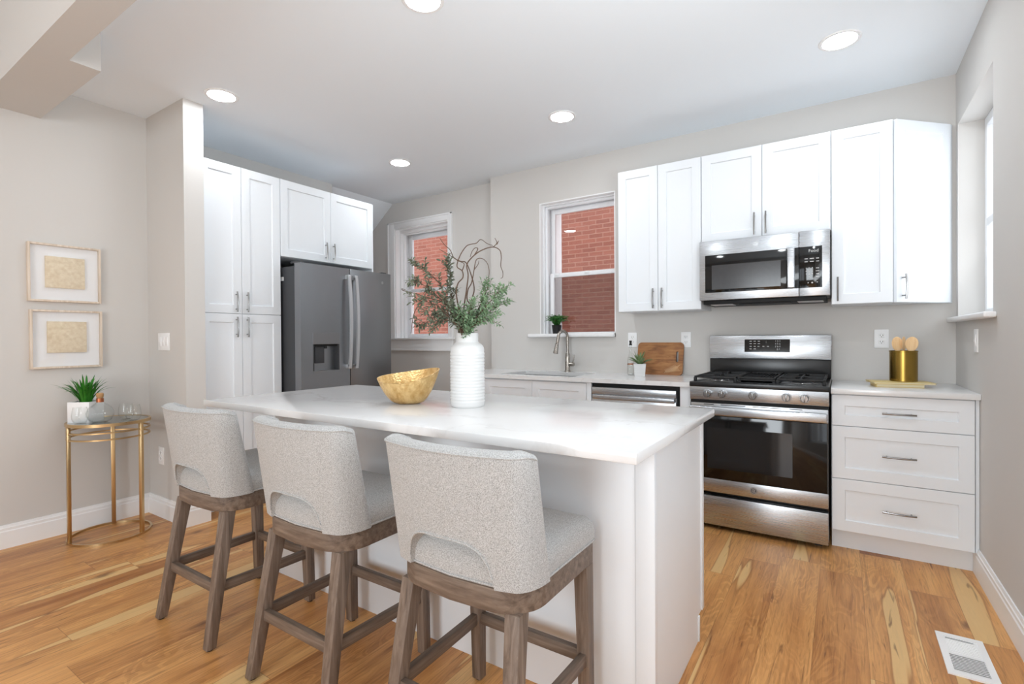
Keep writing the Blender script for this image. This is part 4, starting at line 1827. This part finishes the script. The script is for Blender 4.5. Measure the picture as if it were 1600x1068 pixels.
# succulent
t = thing('potted_succulent', 'grey-green succulent in a square white pot, before the cutting board', 'potted plant', (-1.272, 3.690, .914), math.radians(20))
bb = bmesh.new()
pr = [(.036, 0, 0), (.0375, .004, 0), (.044, .088, 0), (.0455, .094, 0), (.040, .094, 1), (.038, .08, 1)]
V = []
for hw, z, _ in pr:
    V.append([bb.verts.new(p) for p in ((-hw, -hw, z), (hw, -hw, z), (hw, hw, z), (-hw, hw, z))])
for A, B_ in zip(V, V[1:]):
    for i in range(4):
        bb.faces.new((A[i], A[(i + 1) % 4], B_[(i + 1) % 4], B_[i]))
bb.faces.new(V[0])
bb.faces.new(V[-1])
bmesh.ops.recalc_face_normals(bb, faces=bb.faces[:])
m = MB()
m._merge(bb, 'ceramic')
for zz in (.02, .036, .052, .068):
    hw = .0375 + (zz - .004) / .084 * .0065 + .0006
    m.tube([(-hw, -hw, zz), (hw, -hw, zz), (hw, hw, zz), (-hw, hw, zz)], .001, 'ceramic', 5, True)
m.build('pot', t, 30)
b = MB()
blades(b, 13, 3, .075, .105, .045, .085, .0135, 'agave', (0, 0, .080), .25, .012, 6, .5)
blades(b, 10, 9, .03, .055, .085, .125, .012, 'agave', (0, 0, .082), .1, .008, 6, .5)
b.build('leaves', t, 50)

# cutting board leaning on the wall
t = thing('cutting_board', 'brown mango-wood cutting board leaning on the wall behind the succulent', 'cutting board', (-1.195, 3.905, .914))
t.rotation_euler = (math.radians(-13), 0, 0)
bb = bmesh.new()
Wb, Hb, Rb, Tb = .180, .258, .028, .018


def rr(hw, z0, z1, r, n=6):
    pts = []
    for cx, cz, a0 in ((hw - r, z0 + r, -PI / 2), (hw - r, z1 - r, 0), (-hw + r, z1 - r, PI / 2), (-hw + r, z0 + r, PI)):
        for i in range(n + 1):
            a = a0 + PI / 2 * i / n
            pts.append((cx + r * math.cos(a), cz + r * math.sin(a)))
    return pts


outl = rr(Wb, 0, Hb, Rb)
slot = [(.135 + .010 * math.cos(2 * PI * i / 20), .145 + (.032 if math.sin(2 * PI * i / 20) > 0 else -.032) + .010 * math.sin(2 * PI * i / 20)) for i in range(20)]
for y in (0, Tb):
    ov = [bb.verts.new((x, y, z)) for x, z in outl]
    sv = [bb.verts.new((x, y, z)) for x, z in slot]
    ed = [bb.edges.new((ov[i], ov[(i + 1) % len(ov)])) for i in range(len(ov))] + [bb.edges.new((sv[i], sv[(i + 1) % len(sv)])) for i in range(len(sv))]
    bmesh.ops.triangle_fill(bb, use_beauty=True, edges=ed)
    if y == 0:
        o0, s0 = ov, sv
for A, B_ in ((o0, ov), (s0, sv)):
    for i in range(len(A)):
        bb.faces.new((A[i], A[(i + 1) % len(A)], B_[(i + 1) % len(A)], B_[i]))
bmesh.ops.recalc_face_normals(bb, faces=bb.faces[:])
m = MB()
m._merge(bb, 'board')
bd = m.build('board', t, 30)
m = MB()
# pale carved cross-hatch in the lower right corner
for i in range(9):
    m.box(-.034 + .002, .034, -.0006, .0004, -.0009, .0009, 'spoon', 0, 2,
          Matrix.Translation((.055 + i * .0105, 0, .030 + .0035 * i)) @ Matrix.Rotation(math.radians(50), 4, 'Y') @ Matrix.Scale(.55 + .05 * i, 4))
    m.box(-.034, .034, -.0006, .0004, -.0009, .0009, 'spoon', 0, 2,
          Matrix.Translation((.055 + i * .0105, 0, .030 + .0035 * i)) @ Matrix.Rotation(math.radians(-50), 4, 'Y') @ Matrix.Scale(.55 + .05 * i, 4))
m.build('carved_pattern', t, 0)

# books, crock and spoons
RZB = math.radians(8)
o = MB()
o.box(-.110, .110, -.075, .075, 0, .003, 'cover', .0005).box(-.106, .110, -.072, .072, .003, .017, 'pages').box(-.110, .110, -.075, .075, .017, .020, 'cover', .0005)
o.box(-.111, -.106, -.075, .075, 0, .020, 'cover', .001)
bk = o.build('book', None, 30)
bk.location = (.265, 3.62, .914)
bk.rotation_euler = (0, 0, RZB)
tag(bk, 'cream book lying on the counter, under the wider gold book', 'book', 'books under the brass crock')
o = MB()
o.box(-.150, .135, -.095, .095, 0, .002, 'cover', .0005).box(-.146, .131, -.091, .091, .002, .008, 'pages').box(-.150, .135, -.095, .095, .008, .010, 'cover', .0005)
bk = o.build('book', None, 30)
bk.location = (.285, 3.63, .934)
bk.rotation_euler = (0, 0, RZB + .05)
tag(bk, 'thin gold-covered book lying on top, right under the brass crock', 'book', 'books under the brass crock')
CZ = .944
t = thing('utensil_crock', 'brushed brass utensil crock standing on the books, right counter', 'crock', (.300, 3.66, CZ))
MB().lathe([(0, 0), (.064, 0), (.066, .002), (.066, .168), (.068, .170), (.068, .176), (.063, .176), (.063, .006), (0, .006)], n=48, m='brass').build('body', t)
for k, (dx, dy, lean, rot, lab) in enumerate(((-.022, .0, -.10, .5, 'pale wooden spoon leaning left in the brass crock'),
                                           (.026, -.008, .12, -.25, 'pale wooden spoon leaning right in the brass crock, facing forward'),
                                           (.004, .022, .02, 1.2, 'pale wooden spoon at the back middle of the brass crock'))):
    m = MB()
    m.tube([(0, 0, 0), (0, 0, .10), (0, 0, .165)], [.0055, .005, .006], 'spoon', 10)
    bbm = bmesh.new()
    bmesh.ops.create_uvsphere(bbm, u_segments=20, v_segments=12, radius=1)
    for v in bbm.verts:
        x, y, z = v.co
        cup = .006 * max(0, 1 - x * x - z * z) if y < 0 else 0
        v.co = Vector((x * .030 * (1 + .08 * z), y * .0075 + cup * 1.3, .206 + z * .043))
    m._merge(bbm, 'spoon')
    o = m.build('wooden_spoon')
    o.location = (.300 + dx * .5, 3.66 + dy * .5, CZ + .008)
    o.rotation_euler = (0, lean, rot)
    tag(o, lab, 'spoon', 'wooden spoons in the brass crock')

# ------------------------------------------------------------------ outlets and switches


def outlet(label, loc, rz, z1=.118, w=.075, kind='outlet'):
    t = thing('wall_outlet' if kind == 'outlet' else 'light_switch', label, 'outlet' if kind == 'outlet' else 'light switch', loc, rz, 'white wall outlets' if kind == 'outlet' else 'white light switches')
    MB().box(-w / 2, w / 2, -.006, 0, -.059, .059, 'plate', .002).build('cover_plate', t)
    if kind == 'outlet':
        for s in (-1, 1):
            zc = s * .020
            m = MB()
            m.box(-.016, .016, -.0075, -.005, zc - .014, zc + .014, 'plate', .004)
            m.box(-.008, -.0055, -.0080, -.0070, zc - .002, zc + .007, 'slot').box(.0055, .008, -.0080, -.0070, zc - .002, zc + .007, 'slot')
            m.cyl((0, -.0070, zc - .007), (0, -.0080, zc - .007), .0025, 'slot', 10)
            m.build('receptacle', t, 30)
    else:
        k = max(1, int(round(w / .055)))
        for i in range(k):
            x = (i - (k - 1) / 2) * .046
            m = MB()
            m.prism([(-.006, -.032), (-.0105, .000), (-.0075, .032), (-.004, .032), (-.004, -.032)], x - .016, x + .016, 'x', 'plate', .0008)
            m.build('rocker', t, 30)
    return t


outlet('white wall outlet beside the oil bottle, left of the cutting board', (-1.430, YB, 1.187), 0)
outlet('white wall outlet between the cutting board and the range', (-1.003, YB, 1.187), 0)
outlet('white wall outlet on the range wall, left of the brass crock', (.215, YB, 1.187), 0)
outlet('white wall outlet low on the stub wall, behind the far stool', (-3.900, 1.551, .418), 0)
outlet('wide white three-rocker light switch on the stub wall', (-3.842, 1.551, 1.198), 0, w=.165, kind='switch')
outlet('white light switch on the right wall below the side window', (XR, 3.425, 1.178), -PI / 2, kind='switch')

# floor vent
t = thing('floor_vent', 'white metal floor register near the right baseboard', 'floor vent', (.388, 2.490, 0))
b = MB()
hx, hy = .072, .152
for (x0, x1, y0, y1) in ((-hx, hx, -hy, -hy + .028), (-hx, hx, hy - .028, hy), (-hx, -hx + .022, -hy + .028, hy - .028), (hx - .022, hx, -hy + .028, hy - .028)):
    b.box(x0, x1, y0, y1, 0, .006, 'plate')
b.box(-hx + .022, hx - .022, .000, hy - .028, .0, .004, 'plate')
b.build('frame', t, 0)
MB().box(-hx + .022, hx - .022, -hy + .028, .0, .0003, .0012, 'gap').build('duct_opening', t, 0)
b = MB()
for i in range(11):
    y = -hy + .036 + i * .0112
    b.box(-hx + .022, hx - .022, y - .0022, y + .0022, .0026, .0040, 'plate')
b.build('louvres', t, 0)
b = MB()
for i in range(8):
    y = .012 + i * .0125
    b.box(-hx + .026, hx - .026, y, y + .004, .004, .0052, 'plate')
b.box(-.045, .04, .112, .117, .0045, .0060, 'steel')
b.build('closed_louvres', t, 0)

# ------------------------------------------------------------------ framed art on the left wall
for k, (z0, z1, ya, yb, lab) in enumerate(((1.450, 1.806, .919, 1.274, 'upper of two pale wood frames on the left wall, woven square inside'),
                                          (1.039, 1.400, .926, 1.278, 'lower of two pale wood frames on the left wall, above the side table'))):
    t = thing('picture_frame', lab, 'picture frame', (XL, (ya + yb) / 2, z0), PI / 2, 'framed woven art')
    hw, h = (yb - ya) / 2, z1 - z0
    fw, fd = .012, .032
    b = MB()
    b.box(-hw, -hw + fw, -fd, 0, 0, h, 'frame_wood', .001).box(hw - fw, hw, -fd, 0, 0, h, 'frame_wood', .001)
    b.box(-hw + fw, hw - fw, -fd, 0, 0, fw, 'frame_wood', .001).box(-hw + fw, hw - fw, -fd, 0, h - fw, h, 'frame_wood', .001)
    b.build('frame', t)
    MB().box(-hw + fw, hw - fw, -.010, -.004, fw, h - fw, 'paper').build('mount', t, 0)
    cz = h * .5 + (.005 if k == 0 else .012)
    MB().box(-.096, .096, -.024, -.010, cz - .096, cz + .098, 'weave', .002).build('woven_panel', t)
    MB().box(-hw + fw, hw - fw, -.0290, -.0275, fw, h - fw, 'pane').build('glass', t, 0)

# ------------------------------------------------------------------ gold side table and its things
TC = Vector((-3.835, 1.238, 0))
ZT = .712
t = thing('side_table', 'round gold metal side table with mirrored top against the left wall', 'side table', TC)
RT = .212


def ring(z, r, h=.010, w=.010):
    b = MB()
    b.lathe([(r - w, z), (r, z), (r, z + h), (r - w, z + h), (r - w, z)], n=64, m='gold')
    return b


b = ring(ZT - .016, RT, .018, .012)
b.build('top_ring', t)
MB().lathe([(0, ZT - .010), (RT - .011, ZT - .010), (RT - .011, ZT), (0, ZT)], n=64, m='mirror').build('tabletop', t)
ring(ZT - .058, RT - .004, .009, .008).build('hoop', t)
ring(ZT - .098, RT - .004, .009, .008).build('hoop', t)
ring(0, RT, .012, .012).build('base_ring', t)
for dg in (237, 358, 124):
    a = math.radians(dg) + YAW
    c, s = math.cos(a), math.sin(a)
    m = MB()
    m.box(-.009, .009, -.011, .011, .0, ZT - .014, 'gold', .0015, 2, Matrix.Translation((c * (RT - .010), s * (RT - .010), 0)) @ Matrix.Rotation(a, 4, 'Z'))
    m.build('leg', t)


def ontable(a, d):
    p = TC + RV * a + FV * d
    return (p.x, p.y, ZT)


t = thing('potted_grass', 'spiky green grass in a white cube pot on the gold table', 'potted plant', ontable(-.108, -.045), YAW + .08)
b = MB()
s = .062
b.box(-s, s, -s, s, 0, .004, 'plate').box(-s, -s + .005, -s, s, .004, .124, 'plate', .001).box(s - .005, s, -s, s, .004, .124, 'plate', .001)
b.box(-s + .005, s - .005, -s, -s + .005, .004, .124, 'plate', .001).box(-s + .005, s - .005, s - .005, s, .004, .124, 'plate', .001)
b.build('pot', t)
MB().box(-s + .005, s - .005, -s + .005, s - .005, .004, .112, 'soil').build('soil', t, 0)
b = MB()
blades(b, 40, 21, .04, .15, .14, .19, .0085, 'grass', (0, 0, .108), .35, .035, 7, .3)
blades(b, 30, 22, .015, .085, .16, .215, .009, 'grass', (0, 0, .108), .2, .03, 7, .3)
b.build('grass', t, 0)

t = thing('decanter', 'round clear glass decanter with copper collar, front of the gold table', 'decanter', ontable(.012, -.085))
MB().lathe([(0, 0), (.035, 0), (.055, .012), (.068, .040), (.069, .060), (.058, .088), (.036, .108), (.020, .120), (.016, .132), (.016, .150),
            (.0135, .150), (.0135, .132), (.018, .118), (.034, .105), (.056, .086), (.0665, .060), (.0655, .041), (.052, .014), (.033, .004), (0, .004)],
           n=36, m='tumbler').build('body', t)
MB().lathe([(.0162, .122), (.019, .122), (.019, .146), (.0162, .146), (.0162, .122)], n=24, m='copper').build('collar', t)
MB().lathe([(0, .146), (.013, .146), (.0155, .1505), (.018, .154), (.019, .172), (.015, .178), (0, .178)], n=20, m='cork').build('stopper', t)


def tumbler(label, a, d):
    t = tag(MB().lathe([(0, 0), (.022, 0), (.030, .004), (.040, .026), (.0415, .045), (.038, .075), (.033, .098), (.0318, .098), (.0365, .075),
                        (.0400, .045), (.0385, .027), (.028, .007), (0, .006)], n=36, m='tumbler').build('stemless_glass'),
            label, 'glass', 'stemless glasses on the gold table')
    t.location = ontable(a, d)


tumbler('clear stemless glass at the left, in front of the white cube pot', -.068, -.135)
tumbler('clear stemless glass between the decanter and the rightmost glass', .078, .035)
tumbler('clear stemless glass at the right edge of the gold table', .165, -.020)
